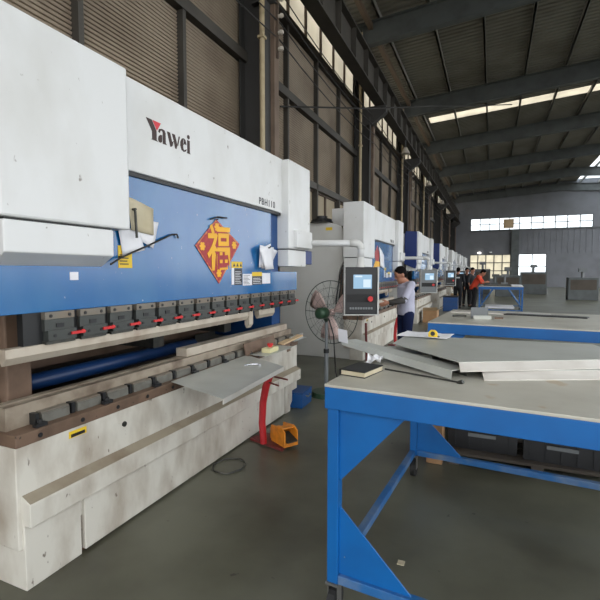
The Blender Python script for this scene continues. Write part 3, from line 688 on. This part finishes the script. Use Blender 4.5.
# ------------------------------------------------------------------ work tables
def make_table(label, loc, rz, W, D, h, group='blue framed work tables', gusset=True):
    t = empty('work_table', loc, label, 'table', group, rz)
    MB().box(0, W, 0, D, h - .012, h).build('tabletop', 'table', t, bev=.002)
    fr = MB()
    for (x0, x1, y0, y1) in ((.0, W, .002, .05), (.0, W, D - .05, D - .002), (.002, .05, .05, D - .05), (W - .05, W - .002, .05, D - .05), (W / 2 - .03, W / 2 + .03, .05, D - .05)):
        fr.box(x0, x1, y0, y1, h - .105, h - .012)
    fr.build('apron_frame', 'tableblue', t, bev=.003)
    for x in (.01, W - .06):
        for y in (.01, D - .06):
            MB().box(x, x + .05, y, y + .05, .16, h - .105).build('leg', 'tableblue', t, bev=.003)
            yy = y + .02; sgn = 1 if x < W / 2 else -1; xe = x + .05 if sgn > 0 else x
            if not gusset:
                MB().path([(xe, yy, .3), (xe + sgn * .4, yy, h - .11)], .024, 8).build('brace', 'railblue', t)
            else: MB().prism([(xe, h - .105), (xe + sgn * .28, h - .105), (xe, h - .42)], 'y', yy, yy + .008).build('upper_gusset', 'tableblue', t)
            if gusset: MB().prism([(xe, .2), (xe + sgn * .31, .2), (xe, .5)], 'y', yy, yy + .008).build('lower_gusset', 'tableblue', t)
            ca = MB().box(x - .005, x + .055, y - .005, y + .055, .148, .16)
            for s_ in (-1, 1): ca.box(x + .025 + s_ * .022 - .002, x + .025 + s_ * .022 + .002, y + .005, y + .05, .055, .15)
            c_ = ca.build('caster', 'castermetal', t)
            MB().tube((x + .008, y + .03, .062), (x + .042, y + .03, .062), .062, n=20).build('caster_wheel', 'rubber', c_)
    for (x0, x1, y0, y1) in ((.06, W - .06, .012, .052), (.06, W - .06, D - .052, D - .012), (.012, .052, .06, D - .06), (W - .052, W - .012, .06, D - .06)):
        MB().box(x0, x1, y0, y1, .16, .2).build('lower_rail', 'railblue', t, bev=.003)
    return t
TH = 1.03
t1 = make_table('front blue work table with a black notebook on its corner', (-.635, 1.715, 0), R(-4), 2.5, 1.56, TH)
t2 = copy_tree(t1); t2.location = (-.545, 4.28, 0); t2['label'] = 'second blue work table with a grey angle block on its top'
t3 = make_table('far blue work table beside the worker in orange', (-.42, 16.7, 0), R(-1), 1.42, 2.4, 1.0, gusset=False)
def on(t, x, y, z=TH):  # a point on a table, in world
    a = t.rotation_euler.z; l = t.location
    return Vector((l.x + x * math.cos(a) - y * math.sin(a), l.y + x * math.sin(a) + y * math.cos(a), z))

# notebook / calculator on the corner
nb = empty('notebook', (-.54, 1.98, TH), 'black closed notebook on the corner of the front table', 'notebook', None, R(-12))
MB().box(-.07, .06, -.1, .09, 0, .004).box(-.07, .06, -.1, .09, .024, .028).box(-.07, -.064, -.1, .09, 0, .028).build('cover', 'black', nb, bev=.001)
MB().box(-.062, .057, -.096, .086, .004, .024).build('pages', 'oldpaper', nb)
# steel ruler-like wires
tag(MB().path([(-.46, 2.08, TH + .005), (-.3, 2.02, TH + .005), (-.12, 1.95, TH + .005)], .004, 6).tube((-.12, 1.95, TH), (-.1, 1.94, TH + .012), .009, n=8).build('scriber_rod', 'darkmetal'), 'thin dark steel rod lying on the front table top', 'rod')
# folded sheet-metal pieces on the front table
def tilt_sheet(name, m, pts, d, lip, lipm, label):
    r_ = empty(name, pts[0], label, 'metal panel', None); O = Vector(pts[0])
    MB(O).slab(pts, d).build('panel_face', m, r_)
    for q in lip: MB(O).slab(q, (0, 0, -.003)).build('folded_edge', lipm, r_)
    return r_
# long folded channel pointing to the left past the table edge
ch = empty('folded_channel', (-.46, 2.2, TH), 'long folded steel channel jutting over the left table edge', 'channel')
CO = Vector((-.46, 2.2, TH)); a = Vector((-.79, 2.43, 1.10)); b = Vector((-.15, 2.0, 1.068)); u = (b - a).normalized(); pv = Vector((-u.y, u.x, 0))
MB(CO).slab([a, b, b + pv * .10, a + pv * .10], (0, 0, .003)).build('channel_top', 'galv', ch)
MB(CO).slab([a, b, b - pv * .006 + Vector((0, 0, -.035)), a - pv * .006 + Vector((0, 0, -.022))], pv * .003).build('channel_side', 'galv', ch)
MB(CO).slab([a + pv * .10, b + pv * .10, b + pv * .10 + Vector((0, 0, -.034)), a + pv * .10 + Vector((0, 0, -.034))], pv * .003).build('channel_side', 'darkmetal', ch)  # same sheet, far side coloured darker for the shade beneath
# big pan, upper; light caught by its flanges is put in as paler steel
pan = tilt_sheet('sheet_metal_pan', 'galv', [(-.125, 2.055, 1.098), (.62, 2.46, 1.098), (.52, 2.86, 1.098), (-.49, 2.80, 1.098), (-.50, 2.45, 1.098)], (0, 0, .003),
   [[(-.125, 2.055, 1.098), (.62, 2.46, 1.098), (.635, 2.425, 1.07), (-.115, 2.012, 1.068)], [(-.49, 2.8, 1.098), (.52, 2.86, 1.098), (.52, 2.88, 1.035), (-.49, 2.82, 1.035)]], 'brightsteel',
   'large folded steel panel lying topmost on the front table')
pan2 = tilt_sheet('sheet_metal_pan', 'galv', [(-.03, 2.09, 1.062), (.66, 2.40, 1.062), (.6, 2.6, 1.062), (-.2, 2.5, 1.062)], (0, 0, .003),
   [[(-.03, 2.09, 1.062), (.66, 2.40, 1.062), (.675, 2.365, 1.033), (-.02, 2.045, 1.033)], [(-.2, 2.5, 1.062), (.6, 2.6, 1.062), (.6, 2.62, 1.032), (-.2, 2.52, 1.032)]], 'brightsteel',
   'folded steel panel under the topmost one, with a bright corner flange')  # flanges again paler than the face, light put into the colour
tag(MB().obox((-.42, 2.52, TH + .012), (.16, -.03, 0), (.02, .09, 0), (0, 0, .012)).build('steel_plate', 'galv'), 'grey steel plate under the folded channel on the front table', 'plate')
# crumpled paper, papers with tape measure
def crumple(name, c_, size, seed, label, m='paper', rz=0):
    r = random.Random(seed); rows = []
    for j in range(5):
        rows.append([Vector(c_) + Matrix.Rotation(rz, 3, 'Z') @ Vector(((i / 4 - .5) * size[0], (j / 4 - .5) * size[1], size[2] * r.random())) for i in range(5)])
    return tag(MB().grid_sheet(rows, (0, 0, .002)).build(name, m), label, 'paper')
crumple('paper_sheet', (-.54, 2.2, TH + .002), (.07, .09, .05), 3, 'crumpled white paper on the left edge of the front table')
tag(MB().slab([(-.815, 2.44, 1.094), (-.74, 2.38, 1.094), (-.755, 2.41, 1.165), (-.83, 2.47, 1.165)], (0, .002, 0)).build('paper_sheet', 'paper'), 'small white paper note standing on the tip of the folded channel', 'paper')
crumple('paper_sheet', (-.37, 2.82, 1.1025), (.3, .24, .008), 5, 'white drawing sheet under the yellow tape measure', rz=R(-6))
tp = empty('tape_measure', (-.33, 3.02, 1.103), 'yellow tape measure lying on the white sheet at the back of the topmost panel', 'tape measure')
MB().prism([(-.035, 0), (.035, 0), (.035, .035), (.015, .055), (-.02, .055), (-.035, .035)], 'y', -.02, .02).build('case', 'yellow', tp, bev=.005)
MB().tube((0, -.0215, .028), (0, -.02, .028), .018, n=14).box(.034, .05, -.01, .01, .0, .006).build('emblem', 'black', tp)
tp.location = (-.315, 2.72, 1.112); tp.scale = (.75, .75, .75)

# things under and on the tables
def crate(loc, rz, label, s_=(.5, .34, .2), m='crate', grp='black crates under the front table'):
    r_ = empty('plastic_crate', loc, label, 'crate', grp, rz); X, Y, Z = s_
    q = MB().box(0, X, 0, Y, 0, .015)
    q.box(0, X, 0, .012, .015, Z).box(0, X, Y - .012, Y, .015, Z).box(0, .012, .012, Y - .012, .015, Z).box(X - .012, X, .012, Y - .012, .015, Z)
    q.build('crate_body', m, r_)
    rm = MB()
    for (x0, x1, y0, y1) in ((-.01, X + .01, -.01, .0), (-.01, X + .01, Y, Y + .01), (-.01, 0, 0, Y), (X, X + .01, 0, Y)): rm.box(x0, x1, y0, y1, Z - .03, Z)
    for k in range(5): rm.box(X * (k + .5) / 5 - .008, X * (k + .5) / 5 + .008, -.01, 0, .02, Z - .03)
    rm.build('crate_rim', m, r_)
    MB().box(X * .3, X * .7, -.022, -.01, Z * .55, Z * .68).build('crate_grip', 'greyplast', r_)
    return r_
crate((-.29, 3.66, .1), 0, 'black crate under the tables, left one by the brown carton', grp='black crates behind the front table')
crate((.25, 3.62, .1), R(-3), 'black crate under the tables, right of the other black crate', grp='black crates behind the front table')
pl_ = empty('steel_pallet', (.2, 3.85, 0), 'dark pallet carrying the black crates behind the front table', 'pallet')
q = MB()
for k in range(5): q.box(-.5, .9, -.3 + .14 * k, -.2 + .14 * k, .08, .1)
for x in (-.48, .1, .8): q.box(x, x + .08, -.3, .36, 0, .08)
q.build('pallet_deck', 'walldark', pl_)
tag(MB().box(-.44, -.32, 3.5, 3.74, 0, .34).build('carton', 'cardbrown', bev=.004), 'brown carton on the floor left of the black crates', 'carton')
tag(MB().slab([(-.05, 3.64, .302), (.34, 3.61, .302), (.36, 3.8, .302), (-.03, 3.83, .302)], (0, 0, .006)).build('steel_plate', 'galv'), 'thin grey plate lying across the two black crates', 'plate')
# scraps below the second table
for k in range(14):
    x = -.25 + .095 * k % 1.1 - .05 + rnd.random() * .05; yv = 4.55 + .22 * (k % 3); z = .28 + .05 * (k // 5)
    x = -.28 + (k % 7) * .14
    o = MB().obox((x + .03 * (k // 7), yv, .46 + .03 * (k // 7)), (.075, .02 * (-1) ** k, .01), (-.02, .05, 0), (0, 0, .012)).build('metal_offcut', ['silver', 'black', 'paper'][k % 3])
    tag(o, ['shiny', 'black', 'white'][k % 3] + ' sheet offcut in the scrap tub below the second table', 'offcut', ['shiny', 'black', 'white'][k % 3] + ' offcuts below the second table')
sb = empty('scrap_tub', (-.38, 4.45, 0), 'long black scrap tub standing below the second table', 'tub')
MB().box(0, 1.3, 0, .75, 0, .05).box(0, 1.3, 0, .03, .05, .42).box(0, 1.3, .72, .75, .05, .42).box(0, .03, .03, .72, .05, .42).box(1.27, 1.3, .03, .72, .05, .42).build('tub_body', 'crate', sb, bev=.006)
MB().box(.03, 1.27, .03, .72, .3, .44).build('tub_fill', 'rubber', sb)
# second table: angle block, bits
ab = empty('angle_block', on(t2, .32, .55), 'dark grey bent steel block standing on the second table', 'block', None, R(18))
MB().box(0, .17, 0, .012, 0, .11).box(0, .17, -.08, 0, 0, .012).build('block_body', 'greyplast', ab, bev=.002)
MB().box(0, .17, -.1, -.08, 0, .035).build('block_lip', 'galv', ab)
tag(MB().obox(on(t2, .2, .62, TH + .01), (.06, .02, 0), (-.01, .03, 0), (0, 0, .01)).build('steel_plate', 'darkmetal'), 'small dark plate left of the grey block on the second table', 'plate')
tag(MB().obox(on(t2, .58, .6, TH + .008), (.04, .01, 0), (0, .03, 0), (0, 0, .008)).build('steel_plate', 'rust'), 'small rusty plate right of the grey block on the second table', 'plate')
tag(MB().obox(on(t2, 1.0, 1.1, TH + .006), (.38, -.06, 0), (.02, .06, 0), (0, 0, .006)).build('steel_bar', 'black'), 'long dark flat bar at the back of the second table', 'bar')
tag(MB().obox(on(t2, .55, 1.25, TH + .004), (.5, -.03, 0), (.02, .12, 0), (0, 0, .004)).build('steel_plate', 'brightsteel'), 'bright steel sheet at the back edge of the second table', 'plate')
tag(MB().obox((-.62, 6.6, .34), (.22, 0, 0), (0, .3, 0), (0, 0, .34)).build('grey_cabinet', 'greyplast', bev=.01), 'low grey cabinet beyond the second table', 'cabinet')
tag(MB().obox((-.62, 6.6, .684), (.2, .02, 0), (-.02, .25, 0), (0, 0, .004)).build('paper_sheet', 'paper'), 'white sheet on the low grey cabinet', 'paper')
# third table load
tag(MB().obox((.18, 17.8, 1.015), (.45, 0, 0), (0, .6, 0), (0, 0, .015)).build('steel_plate', 'darkmetal'), 'dark plate stack on the far blue table', 'plate')
tag(MB().obox((.81, 17.5, 1.02), (.17, 0, 0), (0, .5, 0), (0, 0, .02)).build('white_board', 'paper'), 'white board at the right end of the far blue table', 'board')
tag(MB().box(-.2, .75, 17.2, 18.3, .2, .26).build('steel_plate', 'paper'), 'white sheets stored under the far blue table', 'plate')
for k, (x, y) in enumerate(((.1, 18.2), (.45, 18.6))):
    vz = MB().box(x - .12, x + .12, y - .1, y + .1, 1.03, 1.1).tube((x, y, 1.1), (x, y, 1.35), .04).box(x - .1, x + .16, y - .05, y + .05, 1.32, 1.42)
    tag(vz.build('bench_drill', 'greyplast' if k else 'steel', bev=.005), ['dark bench drill on the far blue table, left one', 'grey bench drill on the far blue table, right one'][k], 'drill')

# blue bin by the man's foot, second pedal stand
bn = empty('blue_tub', (-1.15, 6.2, 0), 'round blue tub on the floor in front of the grey-shirted man', 'tub')
MB().tube((0, 0, 0), (0, 0, .4), .17, .2, 20).build('tub_body', 'boxblue', bn)
MB().tube((0, 0, .4), (0, 0, .43), .21, .21, 20).build('tub_rim', 'coverblue', bn)
pedal_post((-1.72, 8.75, 0), 0, 'red curved stand on the floor beyond the grey-shirted man')
tag(MB().tube((-1.72, 6.5, .02), (-1.75, 6.55, .72), .018, n=10).box(-1.82, -1.62, 6.4, 6.6, 0, .025).build('steel_post', 'darkred'), 'dark red post before the second brake left of the man', 'post')
# bent brown parts on the beds farther on
for k, (x, y, z) in enumerate(((-1.66, 13.7, 0), (-1.66, 23.2, 0), (-1.66, 28.6, 0))):
    c_ = empty('carton', (x, y, z), ['brown carton full of parts before the third brake', 'brown carton with torn flaps before the fourth brake', 'brown carton far along the row of brakes'][k], 'carton')
    MB().box(-.2, .2, -.28, .28, 0, .36).build('box_body', 'cardbrown', c_, bev=.004)
    MB().slab([(-.2, -.28, .36), (.2, -.28, .36), (.24, -.42, .47), (-.18, -.42, .45)], (0, .004, .003)).build('flap', 'card', c_)
    MB().slab([(.2, -.28, .36), (.2, .28, .36), (.34, .26, .44), (.33, -.25, .45)], (0, .0, .004)).build('flap', 'card', c_)
# blue cabinet among the far machines
for k, (x, y) in enumerate(((-1.35, 16.9),)):
    cb = empty('tool_trolley', (x, y, 0), 'dark blue tool trolley left of the worker in black', 'trolley')
    MB().box(-.25, .25, -.3, .3, .08, .6).build('trolley_body', 'navytube', cb, bev=.01)
    MB().box(-.26, .26, -.31, .31, .6, .63).build('trolley_top', 'black', cb)
    for i in range(3): MB().box(-.23, .23, -.308, -.3, .12 + .155 * i, .26 + .155 * i).build('drawer', 'deepblue', cb)
# far machinery by the gable
for k, (x, y, w_, h_) in enumerate(((-.6, 33, 1.0, 1.7), (.9, 30, 1.4, 1.3), (2.6, 34, 1.6, 1.5), (4.5, 28, 1.4, 1.2))):
    c_ = empty('machine_cabinet', (x, y, 0), ['dark machine cabinet before the warm far windows, leftmost', 'dark low machine cabinet behind the far blue table', 'dark machine cabinet before the bright far window', 'low dark machine cabinet at the far right'][k], 'machine')
    MB().box(-w_ / 2, w_ / 2, -.4, .4, 0, h_).build('cabinet_body', 'steel', c_, bev=.02)
    MB().box(-w_ / 2 + .1, w_ / 2 - .1, -.41, -.4, h_ * .45, h_ * .9).build('cabinet_door', 'walldark', c_)
    MB().tube((0, 0, h_), (0, 0, h_ + .35), .07).box(-.2, .2, -.12, .12, h_ + .3, h_ + .5).build('head', 'greyplast', c_)
for k, (x, z) in enumerate(((-1.25, 3.5), (-.2, 3.55))):
    l_ = empty('wall_lamp', (x, Y1, z), ['wall lamp over the far lower windows, left one', 'wall lamp over the far lower windows, right one'][k], 'lamp')
    MB().box(-.06, .06, -.18, 0, -.02, .05).build('bracket', 'steel', l_)
    MB().ell((0, -.24, -.02), (.16, .1, .07), 12, 8).build('lamp_shade', 'lamp' if k == 0 else 'paper', l_)

# ------------------------------------------------------------------ services on the wall
for k, (x, y, z) in enumerate(((-3.72, 6.91, 9.0), (-3.95, 13.9, 9.0), (-3.95, 21.0, 9.0), (-3.95, 28.1, 9.0))):
    p = MB().tube((x, y, 0), (x, y, z), .045, n=12)
    for zz in (1.5, 3.5, 5.5, 7.5): p.box(x - .06, x + .06, y - .06, y + .06, zz, zz + .04)
    tag(p.build('down_pipe', 'pipe'), ['cream down pipe beside the nearest dark wall column', 'cream down pipe beside the second wall column', 'cream down pipe beside the third wall column', 'cream down pipe beside the fourth wall column'][k], 'pipe')
for k, y in enumerate((7.26, 21.46)):
    ir = empty('insulator_rack', (-3.575, y, 5.4), ['upright rack of pale insulators on the nearest wall column', 'upright rack of pale insulators on the third wall column'][k], 'insulator')
    MB().box(-.045, .0, -.02, .02, -.1, 1.35).build('rack_bar', 'brownsteel', ir)
    for i in range(5): MB().tube((0, 0, .05 + i * .28), (.05, 0, .05 + i * .28), .03, n=10).tube((.05, 0, .05 + i * .28), (.09, 0, .05 + i * .28), .045, .03, 10).build('insulator', 'insul', ir)
for k, (z0, x) in enumerate(((5.68, -3.62), (5.96, -3.6), (6.24, -3.6), (6.5, -3.6))):
    pts = []
    ys = [-7, .1, 7.4, 14.5, 21.6, 28.7, 35.7, 42.6]
    for i in range(len(ys) - 1):
        for j in range(8):
            t = j / 8; pts.append((x, ys[i] + (ys[i + 1] - ys[i]) * t, z0 - .28 * 4 * t * (1 - t) * .6))
    pts.append((x, ys[-1], z0))
    tag(MB().path(pts, .012, 6).build('overhead_cable', 'cable'), ['lowest', 'second lowest', 'second highest', 'highest'][k] + ' of four sagging cables along the left wall columns', 'cable', 'cables along the wall')
tag(MB().path([(-4.2, 8.6, 5.0), (-3.1, 11.8, 5.86), (-2, 15, 6.84), (-.7, 18.5, 7.83), (.6, 21.35, 8.66)], .02, 6).build('overhead_cable', 'cable'), 'dark cable slung across from the left wall up to a rafter', 'cable')
for k in range(3):
    y = 18.2 + 7.1 * k
    lp = empty('girder_lamp', (-3.3, y, 6.78), ['pale lamp hanging under the crane girder, nearest', 'pale lamp hanging under the crane girder, middle', 'pale lamp hanging under the crane girder, farthest'][k], 'lamp')
    MB().tube((0, 0, 0), (0, 0, -.3), .015, n=8).build('stem', 'steel', lp)
    MB().tube((0, 0, -.3), (0, 0, -.55), .06, .17, 16).build('lamp_shade', 'insul', lp)

# ------------------------------------------------------------------ people
def fuse(mbx, name, m, parent, voxel, smooth=4):
    o = mbx.build(name, m, None)
    r = o.modifiers.new('r', 'REMESH'); r.mode = 'VOXEL'; r.voxel_size = voxel
    s_ = o.modifiers.new('s', 'SMOOTH'); s_.factor = .5; s_.iterations = smooth
    bpy.context.view_layer.update()
    me = bpy.data.meshes.new_from_object(o.evaluated_get(bpy.context.evaluated_depsgraph_get()))
    me.name = name; old = o.data; bpy.data.objects.remove(o); bpy.data.meshes.remove(old)
    for p in me.polygons: p.use_smooth = True
    me.materials.clear(); me.materials.append(M[m] if isinstance(m, str) else m)
    n = bpy.data.objects.new(name, me); COL.objects.link(n); n.parent = parent
    return n
def person(label, loc, face, J, top='shirt', low='navy', forearm=None, vox=.009, back_print=False, bare=True):
    """J: joints, x forward, y to the person's left, z up"""
    V = {k: Vector(v) for k, v in J.items()}
    root = empty('person', loc, label, 'person', None, face)
    H = V['head']; tilt = Matrix.Rotation(J.get('nod_', (0.25, 0, 0))[0], 3, 'Y')
    b = MB()
    def hp(x, y, z): return H + tilt @ Vector((x, y, z))
    b.ell(hp(-.008, 0, .02), (.098, .076, .105), 16, 12, tilt); b.ell(hp(.02, 0, -.055), (.07, .06, .07), 14, 10, tilt)
    b.ell(hp(.088, 0, -.012), (.022, .014, .026), 10, 8, tilt); b.ell(hp(.078, 0, -.07), (.016, .026, .012), 10, 8, tilt); b.ell(hp(.064, 0, -.108), (.024, .026, .018), 10, 8, tilt)
    for s_ in (-1, 1):
        b.ell(hp(-.008, .078 * s_, -.01), (.022, .01, .034), 10, 8, tilt); b.ell(hp(.072, .032 * s_, .022), (.016, .026, .01), 8, 6, tilt)
    b.cap(H + Vector((-.02, 0, -.05)), V['neck'], .052, .058)
    # body under the clothes
    b.cap(V['neck'], V['chest'], .07, .12).cap(V['chest'], V['pelvis'], .115, .12)
    for s_ in 'LR':
        sh_, el, wr = V['sh' + s_], V['el' + s_], V['wr' + s_]
        b.cap(V['neck'] + Vector((0, 0, -.04)), sh_, .055, .055).cap(sh_, el, .046, .038).cap(el, wr, .037, .025)
        hd = (wr - el).normalized(); hd = (hd + Vector((J.get('handfwd', .15), 0, -.1))).normalized()
        side = hd.cross(Vector((0, 1, 0)) if abs(hd.y) < .8 else Vector((1, 0, 0))); side.normalize()
        pal = wr + hd * .05
        b.cap(wr, wr + hd * .075, .024, .024); 
        for i in range(4):
            base = wr + hd * .07 + side * (.027 - .018 * i); ln = (.068, .078, .072, .056)[i]
            mid = base + hd * ln * .55; cu = (1 if s_ == 'L' else -1) * -1
            tip = mid + (hd * .75 + Vector((0, cu * .5, -.1))).normalized() * ln * .5
            b.cap(pal + side * (.022 - .014 * i), base, .013, .0098).cap(base, mid, .0098, .0088).cap(mid, tip, .0088, .0075)
        tb_ = wr + hd * .025 + side * .024; tm_ = tb_ + (hd * .7 + side * .7).normalized() * .045
        b.cap(tb_, tm_, .013, .0105).cap(tm_, tm_ + (hd + side * .15).normalized() * .032, .0105, .0085)
        b.cap(V['pelvis'] + Vector((0, 0, -.03)), V['hip' + s_], .09, .085).cap(V['hip' + s_], V['kn' + s_], .078, .05).cap(V['kn' + s_], V['an' + s_], .05, .035).cap(V['an' + s_], V['an' + s_] + Vector((.1, 0, -.045)), .035, .028)
    fuse(b, 'body', 'skin', root, vox)
    for s_ in (-1, 1): MB().ell(hp(.087, .032 * s_, .006), (.008, .015, .007), 10, 8, tilt).build('eye', 'eye', root)
    h = MB().ell(hp(-.02, 0, .045), (.098, .083, .092), 16, 12, tilt).ell(hp(-.05, 0, .0), (.062, .08, .075), 14, 10, tilt)
    fuse(h, 'hair', 'hair', root, .008, 2)
    # upper garment
    t = MB()
    def ringat(c_, rx, ry):
        return [t._v(c_ + Vector((rx * math.cos(2 * PI * k / 18), ry * math.sin(2 * PI * k / 18), 0))) for k in range(18)]
    ne, chv, pe = V['neck'], V['chest'], V['pelvis']
    wa = chv.lerp(pe, .55)
    t.loft([ringat(pe + Vector((0, 0, -.08)), .135, .175), ringat(pe + Vector((0, 0, .03)), .135, .172), ringat(wa, .128, .165), ringat(chv, .13, .182), ringat(chv.lerp(ne, .55), .112, .172), ringat(ne + Vector((0, 0, -.055)), .08, .105), ringat(ne + Vector((0, 0, .0)), .066, .068)])
    for s_ in 'LR':
        sh_, el, wr = V['sh' + s_], V['el' + s_], V['wr' + s_]
        t.cap(chv.lerp(ne, .6), sh_, .075, .068).cap(sh_, el, .068, .054)
        if not (forearm and s_ in forearm) and not bare: t.tube(el, el.lerp(wr, .9), .054, .04).ell(el, (.054,) * 3)
        elif not forearm: t.tube(el, el.lerp(wr, .25), .054, .05)
    fuse(t, 'shirt', top, root, .012, 3)
    if forearm:
        for s_ in forearm:
            MB().path([V['el' + s_] + (V['el' + s_] - V['sh' + s_]).normalized() * -.03, V['el' + s_], V['wr' + s_]], [.058, .054, .04], 12).build('sleeve', 'sleeve', root, smooth=True)
    if back_print:
        MB().obox(V['chest'] + Vector((-.142, 0, .03)), (0, .1, 0), (.002, 0, 0), (0, 0, .028)).build('back_print', 'paper', root)
    l = MB()
    l.loft([[l._v(p) for p in [pe + Vector((rx * math.cos(2 * PI * k / 18), ry * math.sin(2 * PI * k / 18), dz)) for k in range(18)]] for (rx, ry, dz) in ((.105, .15, -.14), (.128, .168, -.06), (.122, .16, .04))])
    for s_ in 'LR':
        l.cap(V['hip' + s_] + Vector((0, 0, -.02)), V['kn' + s_], .098, .07); l.tube(V['kn' + s_], V['an' + s_] + Vector((0, 0, .01)), .07, .056)
    fuse(l, 'trousers', low, root, .012, 3)
    for s_ in 'LR':
        a_ = V['an' + s_]
        f_ = MB().cap(a_ + Vector((-.02, 0, -.035)), a_ + Vector((.14, .0, -.052)), .045, .036).box(a_.x - .06, a_.x + .17, a_.y - .035, a_.y + .035, a_.z - .09, a_.z - .06)
        fuse(f_, 'shoe', 'shoe', root, .01, 2)
    return root
STAND = dict(head=(.03, 0, 1.56), neck=(-.01, 0, 1.42), chest=(0, 0, 1.24), pelvis=(0, 0, .93),
 shL=(-.01, .19, 1.37), elL=(-.02, .25, 1.1), wrL=(.08, .24, .88), shR=(-.01, -.19, 1.37), elR=(-.02, -.25, 1.1), wrR=(.08, -.24, .88),
 hipL=(0, .09, .88), knL=(.02, .1, .48), anL=(-.02, .11, .09), hipR=(0, -.09, .88), knR=(.02, -.1, .48), anR=(-.02, -.11, .09))
def pose(**k): d = dict(STAND); d.update(k); return d
person('man in a pale grey shirt and navy trousers working at the second press brake', (-1.245, 7.08, 0), R(-145),
 pose(head=(.1, 0, 1.455), neck=(.02, 0, 1.335), chest=(0, 0, 1.18), pelvis=(0, 0, .9), shL=(0, .19, 1.3), elL=(.15, .25, 1.07), wrL=(.37, .2, 1.03),
      shR=(-.01, -.19, 1.3), elR=(-.13, -.24, 1.05), wrR=(-.14, -.2, .83), hipL=(0, .09, .86), hipR=(0, -.09, .86), nod_=(.42, 0, 0)), forearm='L', vox=.007)
person('worker in black with white lettering on the back, seen from behind', (-1.28, 19.3, 0), R(80), pose(), top='blackcloth', low='blackcloth', bare=False, vox=.014, back_print=True)
person('worker in dark clothes facing the camera beside the one with back lettering', (-1.0, 20.5, 0), R(-75), pose(), top='blackcloth', low='blackcloth', bare=False, vox=.014)
person('worker in dark clothes half hidden behind the orange shirt', (-.78, 20.2, 0), R(-30), pose(), top='blackcloth', low='blackcloth', vox=.014)
person('worker in an orange-red shirt leaning over the far blue table', (-.6, 18.0, 0), R(-5),
 pose(head=(.3, 0, 1.47), neck=(.19, 0, 1.37), chest=(.1, 0, 1.2), pelvis=(-.04, 0, .93), shL=(.15, .19, 1.32), elL=(.28, .24, 1.1), wrL=(.4, .18, 1.12),
      shR=(.15, -.19, 1.32), elR=(.26, -.25, 1.1), wrR=(.4, -.2, 1.12), nod_=(.6, 0, 0)), top='orangecloth', low='blackcloth', vox=.014)

# ------------------------------------------------------------------ light
wd = bpy.data.worlds.new('sky'); S.world = wd; wd.use_nodes = True
nt = wd.node_tree; bg_ = nt.nodes['Background']
bg_.inputs['Color'].default_value = (.965, .985, 1.0, 1); bg_.inputs['Strength'].default_value = 1.0

# ------------------------------------------------------------------ camera
cam = bpy.data.cameras.new('camera'); co = bpy.data.objects.new('camera', cam); COL.objects.link(co)
cam.sensor_fit = 'HORIZONTAL'; cam.sensor_width = 36; cam.lens = 36 * 440 / 600; cam.clip_end = 300; cam.clip_start = .05
co.location = (0, 0, 1.5); co.rotation_euler = (R(90 - 3.6412), 0, R(23.5323))
S.camera = co
S.view_settings.view_transform = 'Standard'; S.view_settings.look = 'None'; S.view_settings.gamma = 1
S.view_settings.use_curve_mapping = False
S.view_settings.exposure = 1.7
S.cycles.use_denoising = True
S.cycles.max_bounces = 8; S.cycles.diffuse_bounces = 5; S.cycles.transparent_max_bounces = 12
